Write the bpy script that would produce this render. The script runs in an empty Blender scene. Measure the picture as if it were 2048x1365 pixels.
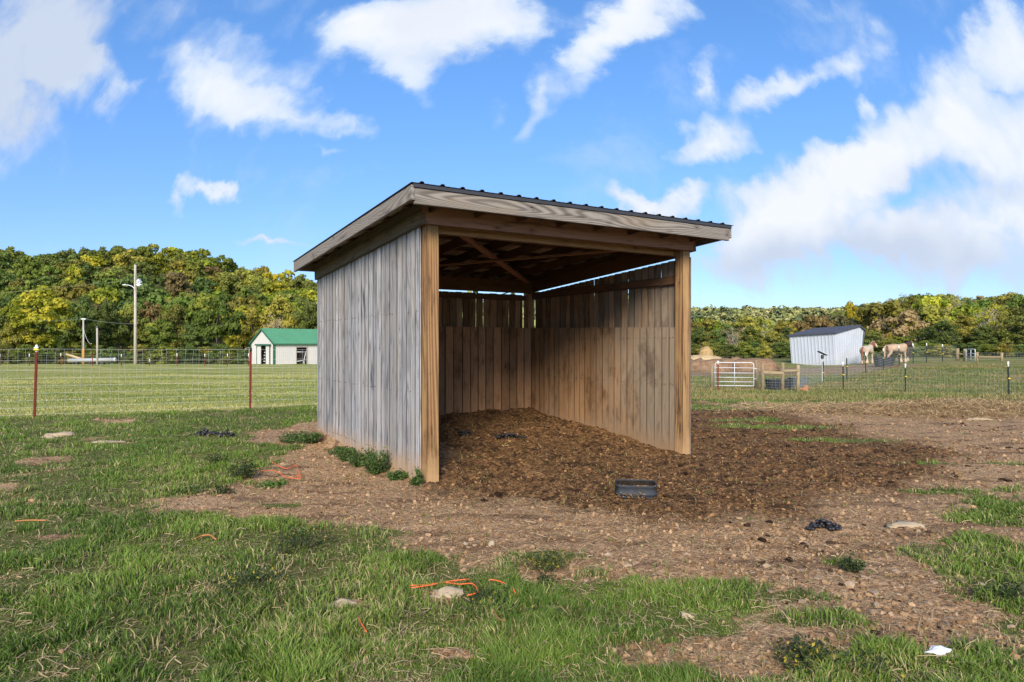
import bpy, math, random
import numpy as np
from mathutils import Vector, Matrix
random.seed(7)
RNG = np.random.default_rng(11)
SC = bpy.context.scene
COL = SC.collection

# ------------------------------------------------------------------ camera
F = 1365.0            # focal length in photo pixels (24 mm on a 36 mm sensor, 2048 wide)
EYE = 1.5
cd = bpy.data.cameras.new('camera'); cd.lens = 24.0; cd.sensor_width = 36.0
cd.shift_y = 0.0037; cd.clip_start = 0.1; cd.clip_end = 6000
cam = bpy.data.objects.new('camera', cd); cam.location = (0, 0, EYE)
cam.rotation_euler = (math.radians(90), 0, 0)
COL.objects.link(cam); SC.camera = cam
SC.render.resolution_x = 1024; SC.render.resolution_y = 682
SC.view_settings.view_transform = 'Standard'; SC.view_settings.look = 'None'
SC.view_settings.gamma = 1.0; SC.view_settings.exposure = 0.95
SC.cycles.max_bounces = 6; SC.cycles.diffuse_bounces = 4; SC.cycles.transparent_max_bounces = 6
SC.cycles.use_denoising = True

# ------------------------------------------------------------------ node helper
class G:
    def __init__(s, nt): s.nt = nt; s.n = nt.nodes; s.l = nt.links
    def set(s, sock, v):
        if v is None: return
        if isinstance(v, bpy.types.NodeSocket): s.l.new(v, sock)
        else:
            if isinstance(v, (tuple, list)) and sock.type == 'RGBA' and len(v) == 3: v = (*v, 1)
            sock.default_value = v
    def math(s, op, a, b=None, c=None, clamp=False):
        n = s.n.new('ShaderNodeMath'); n.operation = op; n.use_clamp = clamp
        s.set(n.inputs[0], a); s.set(n.inputs[1], b); s.set(n.inputs[2], c); return n.outputs[0]
    def vmath(s, op, a, b=None, c=None, scale=None):
        n = s.n.new('ShaderNodeVectorMath'); n.operation = op
        s.set(n.inputs[0], a); s.set(n.inputs[1], b); s.set(n.inputs[2], c); s.set(n.inputs[3], scale)
        return n.outputs['Value'] if op in ('DOT_PRODUCT', 'LENGTH') else n.outputs[0]
    def mix(s, f, a, b, mode='MIX'):
        n = s.n.new('ShaderNodeMix'); n.data_type = 'RGBA'; n.blend_type = mode; n.clamp_factor = True
        s.set(n.inputs[0], f); s.set(n.inputs[6], a); s.set(n.inputs[7], b); return n.outputs[2]
    def noise(s, vec, scale=1, detail=3, rough=.55, dist=0, out=0):
        n = s.n.new('ShaderNodeTexNoise'); s.set(n.inputs['Vector'], vec); s.set(n.inputs['Scale'], scale)
        s.set(n.inputs['Detail'], detail); s.set(n.inputs['Roughness'], rough); s.set(n.inputs['Distortion'], dist)
        return n.outputs[out]
    def voro(s, vec, scale=1, feature='F1', out='Distance', rand=1.0):
        n = s.n.new('ShaderNodeTexVoronoi'); n.feature = feature; s.set(n.inputs['Vector'], vec)
        s.set(n.inputs['Scale'], scale); s.set(n.inputs['Randomness'], rand); return n.outputs[out]
    def ss(s, v, lo, hi, a=0., b=1.):
        n = s.n.new('ShaderNodeMapRange'); n.interpolation_type = 'SMOOTHSTEP'
        s.set(n.inputs[0], v); s.set(n.inputs[1], lo); s.set(n.inputs[2], hi); s.set(n.inputs[3], a); s.set(n.inputs[4], b)
        return n.outputs[0]
    def attr(s, name, out='Fac'):
        n = s.n.new('ShaderNodeAttribute'); n.attribute_name = name; return n.outputs[out]
    def comb(s, x, y, z):
        n = s.n.new('ShaderNodeCombineXYZ'); s.set(n.inputs[0], x); s.set(n.inputs[1], y); s.set(n.inputs[2], z); return n.outputs[0]
    def sep(s, v):
        n = s.n.new('ShaderNodeSeparateXYZ'); s.set(n.inputs[0], v); return n.outputs
    def bump(s, h, strength=.5, dist=.01, normal=None):
        n = s.n.new('ShaderNodeBump'); s.set(n.inputs['Height'], h); s.set(n.inputs['Strength'], strength)
        s.set(n.inputs['Distance'], dist); s.set(n.inputs['Normal'], normal); return n.outputs[0]

def new_mat(name):
    m = bpy.data.materials.new(name); m.use_nodes = True; g = G(m.node_tree); g.n.clear()
    out = g.n.new('ShaderNodeOutputMaterial'); p = g.n.new('ShaderNodeBsdfPrincipled')
    g.l.new(p.outputs[0], out.inputs[0]); p.inputs['Specular IOR Level'].default_value = .3
    return m, g, p, out

# ------------------------------------------------------------------ world: sky with clouds
SUN_AZ, SUN_EL = 186, 29       # compass-like: direction the light comes from, 0 = +Y, clockwise
az, el = math.radians(SUN_AZ), math.radians(SUN_EL)
SUNDIR = Vector((math.sin(az) * math.cos(el), math.cos(az) * math.cos(el), math.sin(el)))
w = bpy.data.worlds.new('World'); SC.world = w; w.use_nodes = True
g = G(w.node_tree); g.n.clear()
wo = g.n.new('ShaderNodeOutputWorld'); bg = g.n.new('ShaderNodeBackground'); g.l.new(bg.outputs[0], wo.inputs[0])
sky = g.n.new('ShaderNodeTexSky'); sky.sky_type = 'NISHITA'; sky.sun_disc = False
sky.sun_elevation = el; sky.sun_rotation = az; sky.altitude = 300; sky.air_density = 1.0; sky.dust_density = 0.5; sky.ozone_density = 2.5
tc = g.n.new('ShaderNodeTexCoord'); D = tc.outputs['Generated']
dx, dy, dz = g.sep(D)
ady = g.math('MAXIMUM', g.math('ABSOLUTE', dy), .12)
P = g.comb(g.math('DIVIDE', dx, ady), g.math('DIVIDE', dz, ady), g.math('MULTIPLY', dy, 3.0))
n1 = g.noise(P, 2.6, 4, .6, out=1)
P1 = g.vmath('MULTIPLY_ADD', g.vmath('SUBTRACT', n1, (.5, .5, .5)), (.22, .18, 0), P)
n2 = g.noise(P, 13, 5, .62, out=1)
P2 = g.vmath('MULTIPLY_ADD', g.vmath('SUBTRACT', n2, (.5, .5, .5)), (.085, .07, 0), P1)
# (px, py, rx, ry, angle, weight) of each cloud puff, turned into directions
BL = [(110,50,280,125,0,.9),(190,150,170,55,-38,.8),(70,190,200,120,-20,.6),(285,215,50,40,-40,.5),
 (470,130,140,80,10,1.),(440,190,100,75,0,.7),(580,200,170,50,-12,.75),(690,225,70,35,-15,.7),(640,285,60,15,-30,.5),(470,40,90,45,0,.35),
 (740,60,130,75,-10,1.),(890,50,190,90,0,1.15),(990,25,140,60,0,.9),(835,150,50,50,60,.8),(960,180,30,40,60,.45),(860,5,200,60,0,.9),
 (1210,100,130,55,50,1.2),(1290,20,170,75,30,1.2),(1080,175,55,45,50,.75),(1050,225,35,45,80,.45),(1250,200,90,40,60,.3),
 (440,345,85,26,-10,1.),(385,385,30,55,-15,1.05),(490,360,50,22,-25,.8),(560,492,80,13,-14,1.1),
 (1235,392,75,26,-30,1.1),(1350,385,75,26,20,1.2),(1290,418,90,26,0,1.0),
 (1385,205,34,80,-15,.9),(1420,290,95,36,12,1.2),(1510,210,110,32,20,.9),(1610,160,80,40,15,.75),(1690,115,75,55,25,1.),(1735,200,28,22,0,.7),(1650,30,180,45,0,.4),(1800,80,70,30,0,.35),
 (1540,420,140,75,0,1.25),(1660,360,160,75,10,1.35),(1780,285,75,85,10,1.3),(1740,330,110,60,0,1.1),(1480,490,140,60,0,.95),(1640,470,180,80,0,1.2),(1800,440,90,80,0,.7),(1430,530,110,30,0,.4),(1560,555,150,30,0,.55),(1420,585,60,12,0,.6),
 (1960,130,150,110,30,1.1),(2040,60,80,70,0,1.1),(1980,290,170,120,0,1.35),(1890,260,80,60,0,.7),(1960,440,160,80,15,1.25),(1830,500,140,60,0,.9),(1950,540,180,50,0,.75),(2120,380,120,300,0,1.2),
 (-150,260,220,200,0,.9),(-300,60,250,150,0,.8),(2300,150,200,200,0,1.),(600,-300,500,150,0,.9),(1500,-350,500,160,10,.9),(200,-700,500,200,0,.8),(1900,-800,500,250,0,.8)]
GREY = [(150,40,240,120,0,2.2),(40,200,260,140,0,1.6),(1640,500,200,55,0,.9),(1500,520,130,45,0,.6),(1840,400,70,90,0,.5),(1960,350,150,35,0,.6),(1900,530,230,60,0,1.1),(1250,190,80,50,50,.6),(1290,60,70,40,30,.2),(890,90,150,30,0,.35)]
def blobs(lst, vec):
    tot = None
    for (bx, by, rx, ry, an, wt) in lst:
        m = g.n.new('ShaderNodeMapping'); m.vector_type = 'TEXTURE'
        m.inputs[1].default_value = ((bx-1024)/F, (690-by)/F, 0); m.inputs[2].default_value = (0, 0, math.radians(an))
        m.inputs[3].default_value = (rx/F*1.25, ry/F*1.25, 1e3); g.l.new(vec, m.inputs[0])
        gr = g.n.new('ShaderNodeTexGradient'); gr.gradient_type = 'SPHERICAL'; g.l.new(m.outputs[0], gr.inputs[0])
        tot = g.math('MULTIPLY_ADD', gr.outputs['Fac'], wt, tot if tot is not None else 0.0)
    return tot
S = blobs(BL, P2)
Gy = blobs(GREY, P1)
n3 = g.math('ADD', g.math('MULTIPLY', g.noise(P1, 5.0, 8, .68), .7), g.math('MULTIPLY', g.noise(P2, 17, 6, .65), .12))
vb = g.n.new('ShaderNodeTexVoronoi'); vb.feature = 'SMOOTH_F1'; vb.inputs['Scale'].default_value = 9; vb.inputs['Detail'].default_value = 2; vb.inputs['Roughness'].default_value = .6; vb.inputs['Smoothness'].default_value = .35; g.l.new(P1, vb.inputs['Vector'])
puff = g.math('SUBTRACT', 1.0, vb.outputs['Distance'])
n3 = g.math('MULTIPLY_ADD', puff, .28, n3)
n4 = g.noise(P, 3.0, 3, .6)
dens = g.math('ADD', S, g.math('MULTIPLY_ADD', n3, 1.75, -.88))
cov = g.ss(dens, .02, .82)
cov = g.math('MULTIPLY', cov, g.ss(S, .02, .22))
# thin veil of small wisps low over the horizon
wisp = g.math('MULTIPLY', g.ss(g.noise(P1, 4.2, 6, .62), .54, .76), .35)
cov = g.math('MAXIMUM', cov, g.math('MULTIPLY', wisp, g.ss(dz, -.02, .02)))
thick = g.ss(dens, .3, 1.5)
thick = g.math('MULTIPLY', thick, g.ss(puff, .25, .75, .72, 1.0))
lit = g.mix(thick, (.62, .76, .97), (1.0, 1.0, 1.0))
shade = g.math('MULTIPLY', Gy, g.ss(n4, .3, .6, .7, 1.2), clamp=True)
shade = g.math('MAXIMUM', shade, g.math('MULTIPLY', g.ss(g.noise(P2, 4.5, 4, .5), .5, .75), .30))
cc = g.mix(shade, lit, (.60, .69, .84))
SKYK = 7.0
ccs = g.mix(1.0, cc, (SKYK*.76, SKYK*.76, SKYK*.77), 'MULTIPLY')
hs = g.n.new('ShaderNodeHueSaturation'); hs.inputs['Saturation'].default_value = 1.0; hs.inputs['Value'].default_value = 1.0
g.l.new(sky.outputs[0], hs.inputs['Color'])
tint = g.mix(g.ss(dz, 0.0, .50), (.53, .62, .84), (.58, .86, 1.12))
skyc = g.mix(1.0, hs.outputs[0], tint, 'MULTIPLY')
g.l.new(g.mix(cov, skyc, ccs), bg.inputs[0]); bg.inputs[1].default_value = 0.10
w.cycles.sampling_method = 'MANUAL'; w.cycles.sample_map_resolution = 512

sd = bpy.data.lights.new('sun', 'SUN'); sd.energy = 3.0; sd.angle = math.radians(22); sd.color = (1.0, .88, .72)
so = bpy.data.objects.new('sun', sd); so.rotation_euler = SUNDIR.to_track_quat('Z', 'Y').to_euler(); COL.objects.link(so)

# ------------------------------------------------------------------ helpers
def tag(o, label=None, cat=None, group=None, kind=None):
    if label: o['label'] = label
    if cat: o['category'] = cat
    if group: o['group'] = group
    if kind: o['kind'] = kind
    return o
def empty(name, loc=(0, 0, 0), rz=0.0, label=None, cat=None, group=None):
    o = bpy.data.objects.new(name, None); o.location = loc; o.rotation_euler = (0, 0, rz)
    o.empty_display_size = .1; COL.objects.link(o); return tag(o, label, cat, group)
def link(name, me, parent=None, mats=None):
    o = bpy.data.objects.new(name, me)
    if mats:
        for m in (mats if isinstance(mats, (list, tuple)) else [mats]): me.materials.append(m)
    COL.objects.link(o)
    if parent: o.parent = parent
    return o
def np_mesh(name, V, faces_tri=None, faces_quad=None, smooth=False, attrs=None):
    """V (n,3); faces as int arrays; attrs: {name: (n,) or (n,3)} on points"""
    me = bpy.data.meshes.new(name)
    nt = 0 if faces_tri is None else len(faces_tri); nq = 0 if faces_quad is None else len(faces_quad)
    me.vertices.add(len(V)); me.vertices.foreach_set('co', np.asarray(V, np.float32).ravel())
    lv = []
    if nt: lv.append(np.asarray(faces_tri, np.int32).ravel())
    if nq: lv.append(np.asarray(faces_quad, np.int32).ravel())
    lv = np.concatenate(lv); me.loops.add(len(lv)); me.loops.foreach_set('vertex_index', lv)
    me.polygons.add(nt + nq)
    st = np.concatenate([np.arange(nt)*3, nt*3 + np.arange(nq)*4]).astype(np.int32)
    me.polygons.foreach_set('loop_start', st)
    me.polygons.foreach_set('use_smooth', np.full(nt+nq, smooth))
    me.update(calc_edges=True)
    for k, a in (attrs or {}).items():
        a = np.asarray(a, np.float32)
        if a.ndim == 1:
            at = me.attributes.new(k, 'FLOAT', 'POINT'); at.data.foreach_set('value', a)
        else:
            at = me.attributes.new(k, 'FLOAT_COLOR', 'POINT')
            at.data.foreach_set('color', np.concatenate([a, np.ones((len(a), 1), np.float32)], 1).ravel())
    return me

class MB:
    """collects boards, boxes and tubes into one mesh, with UVs (x across, y along the grain) and a random number per piece"""
    def __init__(s): s.v = []; s.f = []; s.uv = []; s.r = []; s.sm = []; s.mi = []; s.cur = 0; s.eg = []
    def _add(s, vs, fs, uvs, r, smooth=False, eg=None):
        b = len(s.v); eg0 = len(s.sm)+1; s.v += [tuple(p) for p in vs]; s.r += [r]*len(vs)
        for f, u in zip(fs, uvs): s.f.append([b+i for i in f]); s.uv += u; s.sm.append(smooth); s.mi.append(s.cur); s.eg += ([(1., 1.)]*len(f) if eg is None else eg[len(s.sm)-eg0])
    def board(s, a, b, side, w, t, r=None, seg=1, wane=0.0, ends=None, up=None):
        """board from a to b, width w along 'side', thickness t along cross(side, axis); centred on the line"""
        a, b = Vector(a), Vector(b); ax = (b-a); L = ax.length; ax.normalize()
        sd_ = Vector(side); sd_ = (sd_ - ax*sd_.dot(ax)).normalized(); th = ax.cross(sd_).normalized()
        r = random.random() if r is None else r
        ou, ov = random.uniform(0, 40), random.uniform(0, 40)
        rows = []
        wl = wr = 0
        for i in range(seg+1):
            k = i/seg; c = a.lerp(b, k)
            if wane and 0 < i:
                wl = wl*.6 + random.gauss(0, wane); wr = wr*.6 + random.gauss(0, wane)
            e0 = -w/2 + min(0, 0) + max(wl, 0); e1 = w/2 - max(wr, 0)
            if ends and i == 0: pass
            rows.append([c + sd_*e0 - th*t/2, c + sd_*e1 - th*t/2, c + sd_*e1 + th*t/2, c + sd_*e0 + th*t/2])
        vs = [p for q in rows for p in q]; fs = []; uv = []; eg = []
        for i in range(seg):
            v0, v1 = ov + L*i/seg, ov + L*(i+1)/seg
            o = 4*i
            for (p, q, ux0, ux1) in ((0, 1, 0, w), (1, 2, w, w+t), (2, 3, w+t, 2*w+t), (3, 0, 2*w+t, 2*w+2*t)):
                fs.append([o+p, o+4+p, o+4+q, o+q][::-1]); uv.append([(ou+ux0, v0), (ou+ux0, v1), (ou+ux1, v1), (ou+ux1, v0)][::-1]); ww = ux1-ux0; eg.append([(0, ww), (0, ww), (ww, 0), (ww, 0)][::-1])
        n = 4*seg
        fs.append([0, 1, 2, 3][::-1]); uv.append([(ou, ov), (ou+w, ov), (ou+w, ov+t), (ou, ov+t)][::-1])
        fs.append([n, n+1, n+2, n+3]); uv.append([(ou, ov), (ou+w, ov), (ou+w, ov+t), (ou, ov+t)])
        s._add(vs, fs, uv, r, False, eg+[[(1., 1.)]*4]*2); return s
    def box(s, c, size, rz=0, r=None):
        c = Vector(c); x = Vector((math.cos(rz), math.sin(rz), 0)); z = Vector((0, 0, size[2]/2))
        return s.board(c-z, c+z, x, size[0], size[1], r)
    def tube(s, pts, rad, n=6, r=None, closed=False):
        pts = [Vector(p) for p in pts]; r = random.random() if r is None else r
        rads = rad if isinstance(rad, (list, tuple)) else [rad]*len(pts)
        vs = []; fs = []; uv = []; ref = None; acc = 0
        for i, p in enumerate(pts):
            d = (pts[min(i+1, len(pts)-1)] - pts[max(i-1, 0)]).normalized()
            if ref is None: ref = d.orthogonal().normalized()
            ref = (ref - d*ref.dot(d)); ref = ref.normalized() if ref.length > 1e-6 else d.orthogonal().normalized()
            bi = d.cross(ref)
            vs += [p + (ref*math.cos(2*math.pi*k/n) + bi*math.sin(2*math.pi*k/n))*rads[i] for k in range(n)]
        for i in range(len(pts)-1):
            L = (pts[i+1]-pts[i]).length
            for k in range(n):
                k2 = (k+1) % n; fs.append([i*n+k, i*n+k2, (i+1)*n+k2, (i+1)*n+k])
                uv.append([(k*.03, acc), (k*.03+.03, acc), (k*.03+.03, acc+L), (k*.03, acc+L)])
            acc += L
        m = len(pts)-1
        fs.append(list(range(n))[::-1]); uv.append([(0, 0)]*n); fs.append([m*n+k for k in range(n)]); uv.append([(0, 0)]*n)
        s._add(vs, fs, uv, r, True); return s
    def poly(s, pts, r=None):
        s._add([Vector(p) for p in pts], [list(range(len(pts)))], [[(p[0], p[1]) for p in pts]], random.random() if r is None else r); return s
    def prism(s, pts, off, r=None):
        """flat polygon pushed along off"""
        n = len(pts); a = [Vector(p) for p in pts]; o = Vector(off)
        fs = [list(range(n))[::-1], list(range(n, 2*n))] + [[i, (i+1) % n, n+(i+1) % n, n+i] for i in range(n)]
        L = a+[p+o for p in a]
        s._add(L, fs, [[(L[i].x+L[i].y, L[i].z) for i in f] for f in fs], random.random() if r is None else r); return s
    def build(s, name, mat, parent=None, smooth=None):
        me = bpy.data.meshes.new(name); me.from_pydata([tuple(p) for p in s.v], [], s.f)
        uvl = me.uv_layers.new(name='UVMap'); uvl.data.foreach_set('uv', np.array(s.uv, np.float32).ravel())
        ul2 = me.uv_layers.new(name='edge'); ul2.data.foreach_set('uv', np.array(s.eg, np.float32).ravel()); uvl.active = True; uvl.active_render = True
        at = me.attributes.new('brd', 'FLOAT', 'POINT'); at.data.foreach_set('value', np.array(s.r, np.float32))
        me.polygons.foreach_set('material_index', s.mi); me.polygons.foreach_set('use_smooth', s.sm if smooth is None else [smooth]*len(s.f)); me.update()
        return link(name, me, parent, mat)

def hash2(ix, iy, seed):
    h = (ix.astype(np.int64)*374761393 + iy.astype(np.int64)*668265263 + seed*2147483647) & 0xffffffff
    h = ((h ^ (h >> 13))*1274126177) & 0xffffffff
    return ((h ^ (h >> 16)) & 0xffff)/65535.0
def vnoise(x, y, seed=0):
    ix, iy = np.floor(x), np.floor(y); fx, fy = x-ix, y-iy
    fx = fx*fx*(3-2*fx); fy = fy*fy*(3-2*fy)
    a, b = hash2(ix, iy, seed), hash2(ix+1, iy, seed); c, d = hash2(ix, iy+1, seed), hash2(ix+1, iy+1, seed)
    return (a*(1-fx)+b*fx)*(1-fy) + (c*(1-fx)+d*fx)*fy
def fbm(x, y, scale, oct=4, seed=0, rough=.5):
    t = 0; amp = 1; nrm = 0
    for i in range(oct):
        t = t + amp*vnoise(x*scale, y*scale, seed+i*17); nrm += amp; amp *= rough; scale *= 2.03
    return t/nrm
def sstep(v, lo, hi):
    k = np.clip((v-lo)/(hi-lo), 0, 1); return k*k*(3-2*k)

# ------------------------------------------------------------------ terrain
OX, OY = -.904, 7.26                      # front left corner of the shelter; U runs along its front, W into it
U = Vector((.850, .526, 0)).normalized(); W = Vector((-.526, .850, 0)).normalized()
def loc_uw(x, y):
    return (x-OX)*U.x + (y-OY)*U.y, (x-OX)*W.x + (y-OY)*W.y
prL = ([-50, 0, 16, 45, 75, 86, 97, 110, 150, 400], [.0, 0, 0, -.3, -.8, -.92, -1.42, -1.8, -1., 0])
prR1 = ([-50, 0, 18, 26, 34, 40, 46, 55, 65, 110, 160, 220, 400], [0, 0, 0, -.5, -.83, -.8, -.5, -.15, .1, -.5, 0, 1, 2])
prR2 = ([-50, 0, 18, 26, 31, 37, 43, 48, 53, 60, 80, 110, 160, 220, 400], [0, 0, 0, -.52, -.74, -.5, -.15, .11, .2, .2, .1, -.3, 3, 9, 12])
def base_z(x, y):
    x = np.asarray(x, float); y = np.asarray(y, float)
    d = y; a = np.where(y > 1, x/np.maximum(y, 1), 0)
    l = np.interp(d, *prL); r1 = np.interp(d, *prR1); r2 = np.interp(d, *prR2)
    w1 = sstep(a, .0, .32); w2 = sstep(a, .45, .60)
    z = l*(1-w1) + (r1*(1-w2) + r2*w2)*w1
    wl = 1-sstep(a, -.15, .12)
    hl = np.interp(a, [-1.6, -.75, -.58, -.5, -.43, -.37, -.31, -.28, -.1], [34, 34, 36, 36.5, 32, 26, 22, 17, 14])
    z = z + wl*hl*sstep(d, 130, 330) + wl*12*sstep(d, 400, 800)
    z = z + (1-wl)*28*sstep(d, 380, 720)
    return z
def gz(x, y):
    x = np.asarray(x, float); y = np.asarray(y, float)
    z = base_z(x, y)
    u, v = loc_uw(x, y)
    m = sstep(u, -.10, .05)*(1-sstep(u, 3.86, 4.1))*(1-sstep(v, 3.95, 4.1))
    z = z + m*.076*np.clip(v+.3, 0, 9)*(.85+.3*fbm(x, y, 1.3, 2, 5))
    z = z + .06*np.exp(-((v-4.2)/.8)**2)*(u < 0)*np.exp(-(u/1.2)**2)
    # loose heap of old hay at the right
    z = z + .13*np.exp(-(((x-9.6)/2.4)**2 + ((y-15.4)/.8)**2))*(.5+1.0*fbm(x, y, 1.5, 3, 9))
    z = z + (fbm(x, y, .35, 3, 3)-.5)*.10*np.clip(np.hypot(x, y)/14, .4, 2.0)
    return z
def gz1(x, y): return float(gz(np.array([x]), np.array([y]))[0])
def px2w(px, py, d=None):
    """photo pixel on flat ground near the camera -> world x, y"""
    d = F*EYE/(py-690) if d is None else d
    return (px-1024)/F*d, d
def at_px(px, d): return (px-1024)/F*d, d

def seg_sdf(x, y, poly):
    n = len(poly); best = np.full(x.shape, 1e9); ins = np.zeros(x.shape, bool)
    for i in range(n):
        ax_, ay_ = poly[i]; bx_, by_ = poly[(i+1) % n]
        ex, ey = bx_-ax_, by_-ay_; wx, wy = x-ax_, y-ay_
        t = np.clip((wx*ex+wy*ey)/max(ex*ex+ey*ey, 1e-9), 0, 1)
        best = np.minimum(best, (wx-ex*t)**2+(wy-ey*t)**2)
        c = ((ay_ <= y) & (by_ > y)) | ((by_ <= y) & (ay_ > y))
        xi = ax_ + (y-ay_)/np.where(by_-ay_ == 0, 1e-9, by_-ay_)*ex
        ins ^= c & (x < xi)
    return np.where(ins, -1, 1)*np.sqrt(best)
DIRT = [px2w(*p) for p in [(470,893),(545,856),(632,842),(700,842),(1100,800),(1380,822),(1470,822),(1560,818),(1700,806),(1850,808),(2048,832),(2300,850),(2600,900),(2600,1010),(2048,985),(1990,1010),(1960,1040),(2048,1062),(2200,1100),(2048,1112),(1960,1080),(1850,1085),(1790,1100),(1850,1120),(1960,1160),(2000,1230),(1960,1290),(1850,1310),(1720,1320),(1640,1335),(1560,1320),(1480,1260),(1400,1205),(1330,1175),(1230,1165),(1130,1160),(1010,1135),(900,1120),(780,1110),(700,1080),(600,1050),(500,1040),(430,1020),(300,1012),(180,1008),(300,994),(420,990),(490,975),(560,940),(600,905),(540,885)]]
BARE = [(60,1008,.5,.06),(130,1075,.22,.07),(420,1185,.12,.07),(905,1310,.10,.06),(880,1195,.14,.06),(690,1210,.12,.06),(215,884,.4,.12),(110,1200,.12,.05)]
GREEN = [(1090,1115,.25,.13),(850,1130,.15,.10),(1690,1125,.16,.1),(1460,1180,.28,.14),(1430,1215,.3,.14),(1570,1195,.3,.1),(1620,1240,.3,.12),(1560,855,1.1,.35),(1680,880,.9,.25),(1500,843,.7,.3),(1860,930,.4,.1),(2010,930,.4,.1),(1900,985,.4,.12),(720,1068,.4,.15),(560,1010,.2,.1)]
def blob_w(x, y, lst):
    t = np.zeros(x.shape)
    for (px, py, rx, ry) in lst:
        cx, cy = px2w(px, py); t = np.maximum(t, np.exp(-(((x-cx)/rx)**2 + ((y-cy)/ry)**2)))
    return t
def dirt_mask(x, y):
    s = seg_sdf(x, y, DIRT)
    s = s + (fbm(x, y, 1.1, 4, 21)-.5)*1.1 + (fbm(x, y, 6, 3, 31)-.5)*.35
    m = 1-sstep(s, -.22, .28)
    m = np.maximum(m, .8*sstep(fbm(x, y, .9, 4, 77), .66, .80))           # thin spots
    m = np.maximum(m, blob_w(x, y, BARE)*1.3)
    m = m - 1.2*blob_w(x, y, GREEN)*(.5+fbm(x, y, 3, 3, 41))
    u, v = loc_uw(x, y)
    far = (y > 21) | (x < -9) | (y > 15.5+.5*x+6)
    m = np.where((u > -.1) & (u < 4) & (v > -.3) & (v < 4), 1, m)
    return np.clip(m, 0, 1)
def lawn_mask(x, y):
    # mown field beyond the wire fence on the left: line through (-9.8,14) and (-6.1,16)
    s = (y-14) - .54*(x+9.8)
    return sstep(s, -.1, .25)*(1-sstep(x/np.maximum(y, 1), .08, .25))
# ------------------------------------------------------------------ materials
def flat(name, c, rough=.7, metal=0, spec=.3, noise_amt=.15, scale=8, bump=0, obj=True):
    m, g, p, o = new_mat(name)
    tcn = g.n.new('ShaderNodeTexCoord').outputs['Object']
    n = g.noise(tcn, scale, 5, .6)
    k = g.math('MULTIPLY_ADD', g.math('SUBTRACT', n, .5), noise_amt*4, 1.0)
    g.set(p.inputs['Base Color'], g.mix(1.0, c, g.comb(k, k, k), 'MULTIPLY'))
    p.inputs['Roughness'].default_value = rough; p.inputs['Metallic'].default_value = metal
    p.inputs['Specular IOR Level'].default_value = spec
    if bump: g.set(p.inputs['Normal'], g.bump(n, bump, .01))
    return m

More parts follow.
